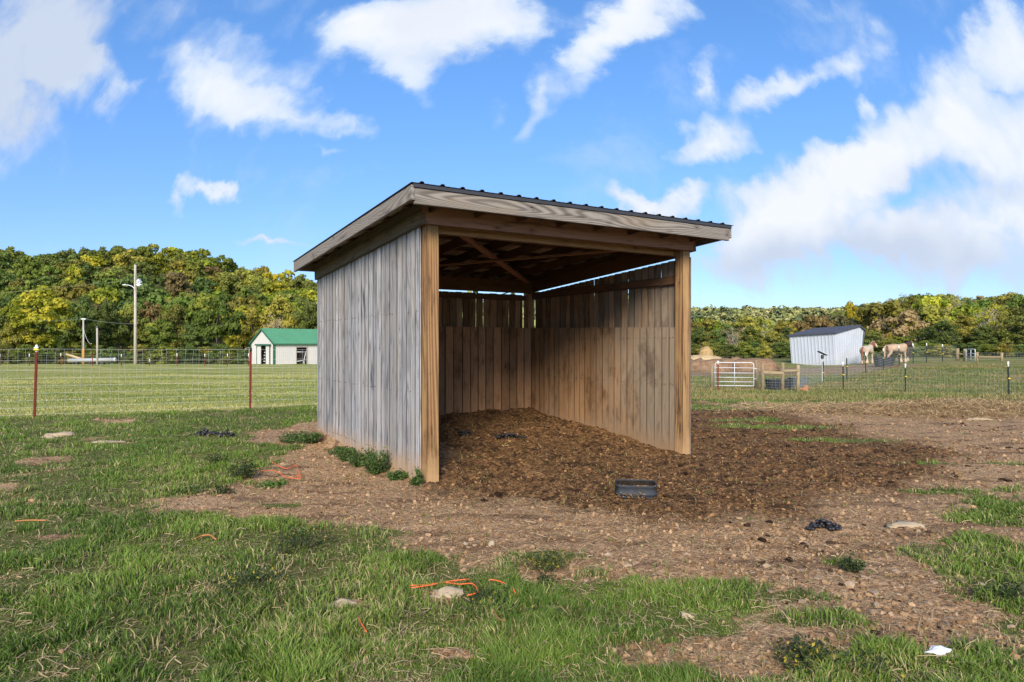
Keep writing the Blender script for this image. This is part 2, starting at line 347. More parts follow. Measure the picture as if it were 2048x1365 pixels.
def wood(name, light, dark, streak=None, ring=.5, var=.25, warm=None, splash=None, stain=.4, fine=.5, rf=1.0, ly=.55, grey=None, grime=0):
    """UV x is across the board and y along the grain, in metres"""
    m, g, p, o = new_mat(name)
    uv = g.n.new('ShaderNodeTexCoord').outputs['UV']; ux, uy, _ = g.sep(uv)
    b = g.attr('brd'); bz = g.math('MULTIPLY', b, 37.0)
    # slow warp gives cathedral shapes in the annual rings
    lowv = g.noise(g.comb(g.math('MULTIPLY', ux, 4.0), g.math('MULTIPLY', uy, ly), bz), 1.0, 1.5, .45)
    rings = g.math('SINE', g.math('MULTIPLY_ADD', ux, 95.0*rf, g.math('MULTIPLY', lowv, 62.0*rf)))
    rings = g.math('MULTIPLY_ADD', rings, .5, .5)
    fib = g.noise(g.comb(g.math('MULTIPLY', ux, 190.0), g.math('MULTIPLY', uy, 3.0), bz), 1.0, 4, .65)
    blot = g.noise(g.comb(g.math('MULTIPLY', ux, 14.0), g.math('MULTIPLY', uy, 1.6), bz), 1.0, 5, .6)
    big = g.noise(g.comb(g.math('MULTIPLY', ux, 3.0), g.math('MULTIPLY', uy, .8), bz), 1.0, 3, .6)
    f = g.math('ADD', g.math('MULTIPLY', rings, ring*.5), g.math('MULTIPLY', fib, fine))
    f = g.ss(f, .18, .62+ring*.3)
    col = g.mix(f, light, dark)
    col = g.mix(g.math('MULTIPLY', g.ss(blot, .52, .72), stain), col, streak or dark)
    if warm: col = g.mix(g.math('MULTIPLY', g.ss(big, .48, .68), .6), col, warm)
    # checks (fine long cracks) and knots
    crk = g.noise(g.comb(g.math('MULTIPLY', ux, 75.0), g.math('MULTIPLY', uy, 1.1), bz), 1.0, 2, .5)
    crk = g.ss(crk, .70, .76)
    vo = g.voro(g.comb(g.math('MULTIPLY', ux, 7.0), g.math('MULTIPLY', uy, 3.0), bz), 1.0)
    kn = g.ss(vo, .10, .04)
    kring = g.math('MULTIPLY', g.ss(vo, .30, .08), g.math('MULTIPLY_ADD', g.math('SINE', g.math('MULTIPLY', vo, 120.0)), .3, .25))
    dk = g.math('MAXIMUM', g.math('MULTIPLY', crk, .75), g.math('MAXIMUM', g.math('MULTIPLY', kn, .8), kring), clamp=True)
    col = g.mix(dk, col, tuple(c*.22 for c in dark))
    bv = g.math('MULTIPLY_ADD', b, var*2, 1-var)
    col = g.mix(1.0, col, g.comb(bv, bv, bv), 'MULTIPLY')
    # some boards a little browner than others
    b2 = g.math('FRACT', g.math('MULTIPLY', b, 17.3))
    col = g.mix(g.math('MULTIPLY', b2, .35), col, g.mix(1.0, col, (1.10, .95, .76), 'MULTIPLY'))
    wp = g.n.new('ShaderNodeNewGeometry').outputs['Position']
    if grey:     # boards near the opening have weathered grey in the rain
        dv = g.vmath('DOT_PRODUCT', g.vmath('SUBTRACT', wp, (OX, OY, 0)), (W.x, W.y, 0))
        gn = g.math('MULTIPLY_ADD', g.math('SUBTRACT', g.noise(g.vmath('MULTIPLY', wp, (1, 1, .5)), 2.2, 5, .65), .5), 2.6, dv)
        col = g.mix(g.ss(gn, 2.3, .5, 0, .75), col, g.mix(f, grey, tuple(c*.55 for c in grey)))
    if grime:    # dark stains running over several boards
        gm = g.noise(g.vmath('MULTIPLY', wp, (1, 1, .6)), 2.6, 6, .68); col = g.mix(g.ss(gm, .50, .68, 0, grime), col, g.mix(1.0, col, (.42, .38, .36), 'MULTIPLY'))
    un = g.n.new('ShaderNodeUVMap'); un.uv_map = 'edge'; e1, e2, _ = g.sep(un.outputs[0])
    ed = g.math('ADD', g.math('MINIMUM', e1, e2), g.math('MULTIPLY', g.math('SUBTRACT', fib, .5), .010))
    col = g.mix(g.ss(ed, .0095, .0015, 0, .93), col, tuple(c*.25 for c in dark))  # board edges darkened in the colour, standing in for shade in the gaps
    if splash:   # mud splashed up from the ground
        oz = g.sep(g.n.new('ShaderNodeNewGeometry').outputs['Position'])[2]
        s = g.math('MULTIPLY_ADD', g.math('SUBTRACT', g.noise(uv, 6, 4), .5), .35, oz)
        col = g.mix(g.ss(s, .42, .02, 0, .85), col, splash)
    g.set(p.inputs['Base Color'], col); p.inputs['Roughness'].default_value = .82
    p.inputs['Specular IOR Level'].default_value = .2
    h = g.math('SUBTRACT', g.math('MULTIPLY', f, -.5), g.math('MULTIPLY', dk, 1.2))
    g.set(p.inputs['Normal'], g.bump(h, .55, .004))
    return m

M = {}
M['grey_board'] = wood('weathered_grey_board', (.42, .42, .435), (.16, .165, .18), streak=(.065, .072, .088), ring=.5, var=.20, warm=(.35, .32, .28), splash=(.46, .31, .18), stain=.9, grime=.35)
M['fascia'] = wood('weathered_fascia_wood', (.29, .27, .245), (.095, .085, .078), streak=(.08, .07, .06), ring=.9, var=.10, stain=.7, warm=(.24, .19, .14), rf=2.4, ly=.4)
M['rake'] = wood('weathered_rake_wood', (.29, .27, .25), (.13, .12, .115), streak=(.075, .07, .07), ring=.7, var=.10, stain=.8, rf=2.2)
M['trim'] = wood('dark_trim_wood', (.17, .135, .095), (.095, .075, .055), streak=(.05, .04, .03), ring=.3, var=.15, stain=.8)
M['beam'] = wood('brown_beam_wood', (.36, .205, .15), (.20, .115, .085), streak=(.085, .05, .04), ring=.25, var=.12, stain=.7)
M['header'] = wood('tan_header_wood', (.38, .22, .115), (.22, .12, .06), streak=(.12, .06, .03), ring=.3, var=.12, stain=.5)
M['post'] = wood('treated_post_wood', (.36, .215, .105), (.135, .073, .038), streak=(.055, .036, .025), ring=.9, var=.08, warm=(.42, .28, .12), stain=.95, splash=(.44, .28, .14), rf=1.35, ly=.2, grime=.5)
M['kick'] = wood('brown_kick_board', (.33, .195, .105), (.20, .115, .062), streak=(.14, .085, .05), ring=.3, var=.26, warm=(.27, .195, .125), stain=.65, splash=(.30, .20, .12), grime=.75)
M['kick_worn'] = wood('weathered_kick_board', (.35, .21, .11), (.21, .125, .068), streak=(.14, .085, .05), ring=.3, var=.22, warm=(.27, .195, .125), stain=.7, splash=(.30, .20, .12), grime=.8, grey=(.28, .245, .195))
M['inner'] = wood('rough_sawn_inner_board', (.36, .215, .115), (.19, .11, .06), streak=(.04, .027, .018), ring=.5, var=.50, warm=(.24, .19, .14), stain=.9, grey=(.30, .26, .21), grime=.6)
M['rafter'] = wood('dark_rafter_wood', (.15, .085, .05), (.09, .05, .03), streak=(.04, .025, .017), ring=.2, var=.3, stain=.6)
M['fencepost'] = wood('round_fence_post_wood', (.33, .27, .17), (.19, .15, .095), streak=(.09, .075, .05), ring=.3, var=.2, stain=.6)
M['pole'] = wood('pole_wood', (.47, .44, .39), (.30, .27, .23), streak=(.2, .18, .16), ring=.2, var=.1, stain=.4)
M['roof_dark'] = flat('dark_roof_metal', (.045, .045, .05), .45, .0, .5, .12, 3)
M['roof_under'] = flat('roof_underside', (.42, .34, .28), .7, 0, .2, .1, 2)
M['black_rubber'] = flat('black_rubber', (.036, .042, .052), .75, 0, .3, .3, 30)
M['tank'] = flat('grey_tank_plastic', (.10, .115, .135), .6, 0, .4, .2, 6)
M['tank_dark'] = flat('dark_tank_plastic', (.035, .042, .055), .6, 0, .4, .2, 6)
M['red_post'] = flat('red_post_paint', (.14, .018, .012), .7, 0, .3, .35, 14)
M['green_post'] = flat('green_post_paint', (.018, .03, .022), .6, 0, .3, .2, 14)
M['white_cap'] = flat('white_cap', (.78, .78, .76), .5, 0, .3, .05)
M['yellow'] = flat('yellow_insulator', (.85, .60, .02), .45, 0, .4, .05)
M['wire'] = flat('galvanised_wire', (.62, .64, .64), .5, .0, .5, .05)
M['wire_dim'] = flat('weathered_wire', (.34, .38, .33), .5, .0, .4, .05)
M['galv'] = flat('galvanised_tube', (.62, .66, .70), .45, .0, .5, .06)
M['barn_white'] = flat('white_barn_siding', (.60, .585, .56), .6, 0, .3, .05, .6)
M['barn_green'] = flat('green_barn_roof', (.10, .30, .17), .5, 0, .4, .10, .8)
M['barn_green_dark'] = flat('green_barn_trim', (.035, .13, .08), .5, 0, .4, .1)
M['shed_white'] = flat('white_shed_metal', (.50, .54, .60), .5, 0, .4, .08, .7)
M['shed_roof'] = flat('charcoal_shed_roof', (.07, .075, .095), .5, 0, .4, .1, .8)
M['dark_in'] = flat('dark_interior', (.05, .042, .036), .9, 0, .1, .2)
M['twine'] = flat('orange_twine', (.85, .16, .05), .7, 0, .2, .2, 30)
M['twine_tan'] = flat('tan_twine', (.45, .20, .07), .8, 0, .2, .2, 30)
M['dung'] = flat('black_dung', (.018, .016, .018), .45, 0, .5, .4, 40, .4)
M['stone'] = flat('pale_limestone', (.40, .32, .22), .9, 0, .2, .2, 14, .5)
M['red_stone'] = flat('reddish_rock', (.38, .19, .10), .9, 0, .2, .2, 8, .5)
M['horse'] = flat('cream_horse_coat', (.42, .30, .20), .7, 0, .25, .25, 1.6)
M['horse_white'] = flat('pale_horse_coat', (.50, .42, .32), .7, 0, .25, .2, 1.6)
M['horse_dark'] = flat('dark_horse_coat', (.055, .038, .03), .6, 0, .3, .2, 2)
M['mane'] = flat('dark_mane', (.045, .028, .025), .7, 0, .3, .4, 12)
M['mane_brown'] = flat('brown_mane', (.20, .085, .04), .7, 0, .3, .4, 12)
M['feather'] = flat('leg_feather', (.62, .46, .33), .8, 0, .2, .2, 6)
M['litter'] = flat('pale_litter', (.36, .37, .38), .5, 0, .4, .2, 20)

# ------------------------------------------------------------------ ground sheet
def axis_angles():
    a = np.arange(-46, 46.001, .16)
    l = np.concatenate([np.arange(-180, -60, 8.), np.arange(-60, -46, 2.)]); r = np.concatenate([np.arange(48, 60, 2.), np.arange(60, 180, 8.)])
    return np.radians(np.concatenate([l, a, r]))
rad = [0.6]
while rad[-1] < 26: rad.append(rad[-1]*1.0052)
while rad[-1] < 4200: rad.append(rad[-1]*1.03)
rad = np.array(rad); ang = axis_angles()
R_, A_ = np.meshgrid(rad, ang, indexing='ij')
gx = (R_*np.sin(A_)).ravel(); gy = (R_*np.cos(A_)).ravel()
gx = np.append(gx, 0.); gy = np.append(gy, 0.)
near = (np.hypot(gx, gy) < 30) & (gy > 0)
dirt = np.zeros(len(gx)); dirt[near] = dirt_mask(gx[near], gy[near])
lawn = lawn_mask(gx, gy)
dirt = dirt*(1-lawn)
gu, gv = loc_uw(gx, gy)
# manure: dark brown trampled bedding in and in front of the shelter, spilling to the right
man = sstep(gu, -.25, .1)*(1-sstep(gv, 3.9, 4.1)) * (1-sstep(gv, -9, -9.1))
mdist = seg_sdf(gx, gy, [px2w(*q) for q in [(862,972),(820,780),(1075,760),(1380,800),(1560,830),(1900,900),(1850,985),(1560,1010),(1440,1060),(1250,1040),(1050,1010),(900,1000)]])
tan_ = np.clip(sstep(fbm(gx, gy, .55, 4, 91), .50, .66), 0, 1)*(1-.8*sstep(gx, 0, 2.5))
man = 1-sstep(mdist + (fbm(gx, gy, 1.2, 4, 51)-.5)*1.1, -.35, .45)
straw = np.exp(-(((gx-9.3)/3.0)**2 + ((gy-15.2)/1.2)**2))*1.2
straw = straw*(.6+.8*fbm(gx, gy, 2.2, 3, 61))
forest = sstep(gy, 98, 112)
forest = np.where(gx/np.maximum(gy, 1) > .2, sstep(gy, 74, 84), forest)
zz = gz(gx, gy)
amp = dirt*(.6+.8*man)
rr = np.hypot(gx, gy)
nm = (rr < 27) & (gy > 0)
hh = np.zeros(len(gx))
hh[nm] = (fbm(gx[nm], gy[nm], 3.0, 3, 13)-.5)*.075 + (np.abs(fbm(gx[nm], gy[nm], 10, 3, 15)-.5)-.12)*.075 + (fbm(gx[nm], gy[nm], 26, 2, 16)-.5)*.024
zz = zz + hh*np.where(nm, .25+.75*amp, 0)
nr, na = len(rad), len(ang)
idx = np.arange(nr*na).reshape(nr, na)
i0 = idx[:-1, :]; i1 = idx[1:, :]
q = np.stack([i0, np.roll(i0, -1, 1), np.roll(i1, -1, 1), i1], -1).reshape(-1, 4)[:, ::-1]
fan = np.stack([np.full(na, nr*na), np.roll(idx[0], -1), idx[0]], -1)[:, ::-1]
fan = fan[:, ::-1]
gme = np_mesh('ground', np.stack([gx, gy, zz], 1), faces_tri=fan, faces_quad=q[:, ::-1], smooth=True,
              attrs={'dirt': dirt, 'lawn': lawn, 'man': man, 'straw': straw, 'tan': tan_, 'forest': forest})
m, g, p, o = new_mat('ground_soil_and_turf')
pos = g.n.new('ShaderNodeNewGeometry').outputs['Position']
a_d, a_l, a_m, a_s, a_t, a_f = [g.attr(k) for k in ('dirt', 'lawn', 'man', 'straw', 'tan', 'forest')]
nf = g.noise(pos, 22, 6, .7); nm1 = g.noise(pos, 5, 5, .6); nl = g.noise(pos, .8, 4, .6); nvf = g.noise(pos, 90, 4, .7)
vr = g.voro(pos, 34); 
soil = g.mix(g.ss(nf, .35, .65), (.31, .185, .098), (.60, .395, .225))
soil = g.mix(g.math('MULTIPLY', a_t, .75), soil, g.mix(g.ss(nf, .3, .7), (.48, .31, .175), (.68, .47, .28)))
soil = g.mix(g.math('MULTIPLY', g.ss(g.noise(g.vmath('MULTIPLY', pos, (.8, 2.6, 1)), 1.6, 6, .65), .50, .64), .7), soil, (.125, .07, .042))
mu = g.mix(g.ss(nf, .36, .66), (.070, .036, .018), (.36, .20, .088))
mu = g.mix(g.ss(nvf, .62, .75), mu, (.42, .27, .14))
mu = g.mix(g.math('MULTIPLY', g.ss(nm1, .50, .64), .85), mu, (.040, .022, .014))
soil = g.mix(a_m, soil, mu)
soil = g.mix(g.ss(vr, .16, .05, 0, .45), soil, (.52, .40, .28))
soil = g.mix(g.math('MULTIPLY', a_s, g.ss(nf, .3, .6), clamp=True), soil, (.46, .33, .17))
turf = g.mix(g.ss(nf, .3, .7), (.10, .12, .030), (.20, .19, .06))
turf = g.mix(g.math('MULTIPLY', g.ss(nm1, .48, .66), .55), turf, (.30, .22, .11))
turf = g.mix(g.math('MULTIPLY', g.ss(nl, .48, .66), .5), turf, (.17, .17, .06))
# mown field: bands left by the mower and dry patches
sx = g.vmath('MULTIPLY', pos, (.05, .42, 0))
bands = g.noise(sx, 1.0, 4, .6)
sx2 = g.vmath('MULTIPLY', pos, (.25, 2.2, 0)); bands2 = g.noise(sx2, 1.0, 4, .6)
lw = g.mix(g.ss(bands, .40, .60), (.24, .28, .055), (.50, .47, .15))
lw = g.mix(g.math('MULTIPLY', g.ss(bands2, .45, .65), .5), lw, (.52, .44, .20))
lw = g.mix(g.math('MULTIPLY', g.ss(nf, .4, .7), .35), lw, (.16, .20, .04))
yy = g.sep(pos)[1]
pad = g.math('MULTIPLY', g.math('MULTIPLY', g.ss(yy, 19, 25), g.ss(yy, 70, 60)), g.math('SUBTRACT', 1.0, a_l))
pc = g.mix(g.ss(g.noise(g.vmath('MULTIPLY', pos, (.25, .9, 0)), 1, 5, .65), .42, .60), (.15, .20, .035), (.33, .25, .12))
pc = g.mix(g.ss(nf, .5, .8), pc, (.14, .19, .05))
turf = g.mix(pad, turf, pc)
turf = g.mix(a_l, turf, lw)
col = g.mix(g.ss(g.math('MULTIPLY_ADD', g.math('SUBTRACT', nf, .5), .7, a_d), .30, .62), turf, soil)
# trodden bare bank and path in front of the far white shed and behind the gate
px_, py_, _z = g.sep(pos)
bank = g.math('MULTIPLY', g.ss(g.math('ABSOLUTE', g.math('SUBTRACT', py_, g.math('MULTIPLY_ADD', px_, .10, 47.0))), 4.6, 2.6), g.math('MULTIPLY', g.ss(px_, 8, 11), g.ss(g.math('MULTIPLY_ADD', nl, 10.0, px_), 35.5, 30.5)))
col = g.mix(bank, col, g.mix(g.ss(nf, .35, .65), (.20, .13, .08), (.38, .26, .16)))
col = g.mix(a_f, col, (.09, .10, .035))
g.set(p.inputs['Base Color'], col); p.inputs['Roughness'].default_value = .95; p.inputs['Specular IOR Level'].default_value = .1
hgt = g.math('ADD', g.math('MULTIPLY', nf, .8), g.math('MULTIPLY_ADD', nvf, .35, g.math('MULTIPLY', g.ss(vr, .0, .5), -.3)))
g.set(p.inputs['Normal'], g.bump(hgt, 1.0, .05))
ground = link('ground', gme, None, m); tag(ground, 'pasture ground of turf, trampled brown dirt and mown field', None, None, 'structure')

# surface height lookup for scattered pieces (same bumps as the sheet)
def surf(x, y):
    u_, v_ = loc_uw(x, y)
    dm = dirt_mask(x, y)*(1-lawn_mask(x, y))
    md = seg_sdf(x, y, [px2w(*q) for q in [(862,972),(820,780),(1075,760),(1380,800),(1560,830),(1900,900),(1850,985),(1560,1010),(1440,1060),(1250,1040),(1050,1010),(900,1000)]])
    mn = 1-sstep(md + (fbm(x, y, 1.2, 4, 51)-.5)*1.1, -.35, .45)
    h = (fbm(x, y, 3.0, 3, 13)-.5)*.075 + (np.abs(fbm(x, y, 10, 3, 15)-.5)-.12)*.075 + (fbm(x, y, 26, 2, 16)-.5)*.024
    return gz(x, y) + h*(.25+.75*dm*(.6+.8*mn)), dm, mn
def surf1(x, y): return float(surf(np.array([float(x)]), np.array([float(y)]))[0][0])
def in_walls(x, y, pad=.03):
    u_, v_ = loc_uw(x, y)
    l = (np.abs(u_+.02) < .06+pad) & (v_ > -.05) & (v_ < 4.05); r = (u_ > 3.76-pad) & (u_ < 3.96+pad) & (v_ > 0) & (v_ < 4.05)
    b = (v_ > 3.72-pad) & (v_ < 4.02+pad) & (u_ > -.1) & (u_ < 4)
    return l | r | b

# ------------------------------------------------------------------ grass
def scatter(n, r0, r1, amax=43, seed=1):
    rg = np.random.default_rng(seed)
    r = np.exp(rg.uniform(math.log(r0), math.log(r1), n)); a = np.radians(rg.uniform(-amax, amax, n)*np.where(r < 9, 1.0+.35*(9-r)/6.6, 1.0))
    return r*np.sin(a), r*np.cos(a), r, rg
def blades(name, n, r0, r1, hbase, keep, colf, label, cat, seed, wbase=.0035, lean=.55, mat=None):
    x, y, r, rg = scatter(n, r0, r1, 43, seed)
    z, dm, mn = surf(x, y)
    k = rg.uniform(0, 1, len(x)) < keep(x, y, dm, mn)
    k &= ~in_walls(x, y)
    x, y, z, r, dm = x[k], y[k], z[k], r[k], dm[k]; n = len(x)
    clump = fbm(x, y, 4.5, 3, 101); cl2 = fbm(x, y, 1.2, 3, 111)
    h = hbase*(.35+1.0*rg.uniform(0, 1, n)**1.3)*(.45+1.25*sstep(clump, .3, .7))*(.75+.5*cl2)*(1-.45*dm)
    wd = (wbase + .00045*r)*rg.uniform(.7, 1.3, n)
    hd = 2*np.pi*(vnoise(x*7, y*7, 5)*1.2 + rg.uniform(-.35, .35, n)); ln = lean*rg.uniform(.2, 1.5, n)*h
    fa = rg.uniform(0, 2*np.pi, n)
    px_, py_ = np.cos(fa)*wd, np.sin(fa)*wd
    lx, ly = np.cos(hd)*ln, np.sin(hd)*ln
    c = np.stack([x, y, z-.006], 1)
    V = np.empty((n, 5, 3))
    V[:, 0] = c + np.stack([-px_, -py_, 0*x], 1)*.5; V[:, 1] = c + np.stack([px_, py_, 0*x], 1)*.5
    mid = c + np.stack([lx*.32, ly*.32, h*.60], 1)
    V[:, 2] = mid + np.stack([px_, py_, 0*x], 1)*.42; V[:, 3] = mid - np.stack([px_, py_, 0*x], 1)*.42
    V[:, 4] = c + np.stack([lx, ly, h*rg.uniform(.75, 1.0, n)], 1)
    b = np.arange(n)[:, None]*5
    T = np.concatenate([b+[0, 1, 2], b+[0, 2, 3], b+[3, 2, 4]], 0)
    cb, ct = colf(x, y, rg, n, clump, cl2, dm)
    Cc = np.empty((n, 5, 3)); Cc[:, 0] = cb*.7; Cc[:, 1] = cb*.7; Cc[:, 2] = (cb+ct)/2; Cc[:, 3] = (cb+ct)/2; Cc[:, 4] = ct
    me = np_mesh(name, V.reshape(-1, 3), faces_tri=T, smooth=True, attrs={'col': Cc.reshape(-1, 3)})
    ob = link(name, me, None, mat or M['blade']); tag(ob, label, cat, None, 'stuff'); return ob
m, g, p, o = new_mat('grass_blade')
ca = g.attr('col', 'Color'); g.set(p.inputs['Base Color'], ca); p.inputs['Roughness'].default_value = .55
p.inputs['Specular IOR Level'].default_value = .25
tr = g.n.new('ShaderNodeBsdfTranslucent'); g.l.new(ca, tr.inputs[0]); mx = g.n.new('ShaderNodeMixShader'); mx.inputs[0].default_value = .3
g.l.new(p.outputs[0], mx.inputs[1]); g.l.new(tr.outputs[0], mx.inputs[2]); g.l.new(mx.outputs[0], o.inputs[0]); M['blade'] = m
def gcol(x, y, rg, n, clump, cl2, dm):
    t = np.clip(.5*sstep(cl2, .3, .7)+rg.uniform(-.1, .5, n), 0, 1)[:, None]
    a = np.array([.062, .125, .022])*(1-t) + np.array([.195, .295, .052])*t
    dry = (rg.uniform(0, 1, n) < .06 + .20*dm + .16*sstep(fbm(x, y, 1.7, 3, 131), .52, .68))[:, None]
    a = np.where(dry, np.array([.44, .37, .20])*rg.uniform(.7, 1.15, (n, 1)), a)
    a = a*rg.uniform(.75, 1.25, (n, 1))
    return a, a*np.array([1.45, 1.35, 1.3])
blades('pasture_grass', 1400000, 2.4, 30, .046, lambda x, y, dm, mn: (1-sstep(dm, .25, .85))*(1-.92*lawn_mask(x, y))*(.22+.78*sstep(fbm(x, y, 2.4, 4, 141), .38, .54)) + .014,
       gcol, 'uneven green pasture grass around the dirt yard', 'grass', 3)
def lcol(x, y, rg, n, clump, cl2, dm):
    t = np.clip(.25*rg.uniform(0, 1, n)+1.0*sstep(vnoise(x*.06+2, y*.42, 7)*.6+vnoise(x*.25, y*1.9, 9)*.4, .25, .7), 0, 1)[:, None]; a = np.array([.20, .27, .05])*(1-t)+np.array([.56, .52, .18])*t
    return a, a*1.2
blades('mown_grass', 260000, 11, 45, .035, lambda x, y, dm, mn: lawn_mask(x, y), lcol, 'short mown grass of the field beyond the wire fence', 'grass', 4, wbase=.006)

def pcol(x, y, rg, n, clump, cl2, dm):
    t = np.clip(sstep(vnoise(x*.35, y*.9, 17), .3, .7)*.7+rg.uniform(0, .4, n), 0, 1)[:, None]; a = np.array([.11, .17, .03])*(1-t)+np.array([.34, .27, .12])*t
    return a*rg.uniform(.7, 1.2, (n, 1)), a*1.3
blades('paddock_grass', 240000, 19, 58, .11, lambda x, y, dm, mn: (1-lawn_mask(x, y))*(x > .22*y)*(y > 19)*(1-sstep(dm, .3, .8))*(1-(np.abs(y-.10*x-47.0) < 3.4)*(x < 32)), pcol, 'rough green and brown grass of the fenced paddock at the right', 'grass', 5, wbase=.012)

# ------------------------------------------------------------------ clods, straw and wood-chip bedding
def ico(sub=1):
    import bmesh
    bm = bmesh.new(); bmesh.ops.create_icosphere(bm, subdivisions=sub, radius=1)
    v = np.array([q.co[:] for q in bm.verts]); f = np.array([[q.index for q in t.verts] for t in bm.faces]); bm.free(); return v, f
IV, IF = ico(1)
m, g, p, o = new_mat('soil_clod'); pos = g.n.new('ShaderNodeNewGeometry').outputs['Position']
ca = g.attr('col', 'Color'); nn = g.noise(pos, 130, 4, .7); kk = g.math('MULTIPLY_ADD', nn, 1.2, .4)
g.set(p.inputs['Base Color'], g.mix(1.0, ca, g.comb(kk, kk, kk), 'MULTIPLY')); p.inputs['Roughness'].default_value = .95; p.inputs['Specular IOR Level'].default_value = .08
g.set(p.inputs['Normal'], g.bump(nn, .6, .01)); M['clod'] = m
def lumps(name, n, r0, r1, size, keep, colf, label, cat, seed, flatz=.55):
    x, y, r, rg = scatter(n, r0, r1, 43, seed); z, dm, mn = surf(x, y)
    k = (rg.uniform(0, 1, len(x)) < keep(x, y, dm, mn)) & ~in_walls(x, y, -.01)
    x, y, z, r, dm, mn = x[k], y[k], z[k], r[k], dm[k], mn[k]; n = len(x)
    s = size*(.35+1.7*rg.uniform(0, 1, n)**7)*(1+.06*r)
    J = IV[None]*(1+.38*rg.uniform(-1, 1, (n, len(IV), 1))); sc = np.stack([s*rg.uniform(.7, 1.4, n), s*rg.uniform(.7, 1.4, n), s*flatz*rg.uniform(.6, 1.2, n)], 1)
    V = J*sc[:, None]; a = rg.uniform(0, 6.28, n); ca_, sa_ = np.cos(a)[:, None], np.sin(a)[:, None]
    V = np.stack([V[..., 0]*ca_-V[..., 1]*sa_, V[..., 0]*sa_+V[..., 1]*ca_, V[..., 2]], -1) + np.stack([x, y, z+s*flatz*.25], 1)[:, None]
    T = (np.arange(n)[:, None, None]*len(IV)+IF[None]).reshape(-1, 3)
    c = colf(x, y, rg, n, mn)
    me = np_mesh(name, V.reshape(-1, 3), faces_tri=T, smooth=False, attrs={'col': np.repeat(c, len(IV), 0)})
    ob = link(name, me, None, M['clod']); tag(ob, label, cat, None, 'stuff'); return ob
def ccol(x, y, rg, n, mn):
    t = rg.uniform(0, 1, (n, 1))**1.8; a = np.array([.21, .125, .063])*(1-t)+np.array([.48, .325, .19])*t
    b = np.array([.055, .030, .017])*(1-t)+np.array([.36, .205, .09])*t
    return a*(1-mn[:, None])+b*mn[:, None]
lumps('soil_clods', 130000, 2.6, 24, .0080, lambda x, y, dm, mn: dm*(.35+.65*sstep(fbm(x, y, 2, 3, 171), .4, .6)), ccol, 'crumbly brown soil clods strewn over the trampled yard', 'soil clods', 7, .85)
lumps('pale_clods', 7000, 3.0, 11, .014, lambda x, y, dm, mn: np.clip(1.6*blob_w(x, y, [(1780,1165,.55,.22),(1850,1185,.4,.2),(1640,1150,.5,.2),(1560,1200,.3,.15),(1270,1160,.4,.14),(1230,1110,.5,.2),(1900,1215,.4,.2)]), 0, 1),
      lambda x, y, rg, n, mn: np.array([.40, .29, .195])*rg.uniform(.6, 1.25, (n, 1)), 'pale dried mud clods along the torn edge of the turf', 'mud clods', 8)
lumps('muck_clumps', 22000, 3.5, 24, .015, lambda x, y, dm, mn: dm*np.clip(mn+.35*(x > 1.5), 0, 1)*sstep(fbm(x, y, 1.5, 4, 191), .50, .62),
      lambda x, y, rg, n, mn: np.array([.060, .034, .020])*rg.uniform(.4, 1.6, (n, 1)), 'dark clumps of wet muck trodden into the yard', 'muck', 9, .6)
def strips(name, n, r0, r1, keep, ln, wd, colf, label, cat, seed, lift=.012, pile=None):
    x, y, r, rg = scatter(n, r0, r1, 43, seed)
    if pile is not None:
        x = pile[0]+rg.normal(0, pile[2], n); y = pile[1]+rg.normal(0, pile[3], n); r = np.hypot(x, y)
    z, dm, mn = surf(x, y); k = (rg.uniform(0, 1, len(x)) < keep(x, y, dm, mn)) & ~in_walls(x, y, 0)
    x, y, z, r = x[k], y[k], z[k], r[k]; n = len(x)
    L = ln*rg.uniform(.4, 1.6, n); a = rg.uniform(0, 6.28, n); w_ = wd*(1+.09*r)*rg.uniform(.6, 1.4, n); tl = rg.normal(0, .28, n)
    d = np.stack([np.cos(a)*np.cos(tl), np.sin(a)*np.cos(tl), np.sin(tl)], 1)*L[:, None]/2; s = np.stack([-np.sin(a), np.cos(a), rg.normal(0, .4, n)], 1)*w_[:, None]/2
    c = np.stack([x, y, z+lift*rg.uniform(0.1, 1, n)+np.abs(d[:, 2])], 1); bend = np.stack([rg.normal(0, .15, n)*L, rg.normal(0, .15, n)*L, rg.uniform(0, .12, n)*L], 1)
    V = np.stack([c-d-s, c-d+s, c+bend+s, c+bend-s, c+d+s, c+d-s], 1); b = np.arange(n)[:, None]*6
    Q = np.concatenate([b+[0, 1, 2, 3], b+[3, 2, 4, 5]], 0)
    me = np_mesh(name, V.reshape(-1, 3), faces_quad=Q, attrs={'col': np.repeat(colf(rg, n), 6, 0)})
    ob = link(name, me, None, M['blade']); tag(ob, label, cat, None, 'stuff'); return ob
strips('bedding_chips', 40000, 3.5, 20, lambda x, y, dm, mn: mn*.9, .016, .0045, lambda rg, n: np.array([.46, .30, .15])*rg.uniform(.35, 1.25, (n, 1)), 'tan wood chip bedding mixed into the manure', 'bedding', 12, .008)
strips('dead_grass', 90000, 2.6, 22, lambda x, y, dm, mn: .22*dm*(1-.8*mn)+.5*(1-dm)*(1-lawn_mask(x, y)), .06, .0022, lambda rg, n: np.array([.58, .45, .26])*rg.uniform(.45, 1.15, (n, 1)), 'dry straw coloured grass stems lying on the ground', 'dead grass', 13, .02)
strips('old_hay', 42000, 3, 20, lambda x, y, dm, mn: np.ones(len(x)), .15, .0022, lambda rg, n: np.array([.70, .50, .26])*rg.uniform(.25, 1.2, (n, 1)), 'matted heap of old brown hay across the far edge of the yard', 'hay', 14, .10, pile=(9.4, 15.4, 1.7, .6))
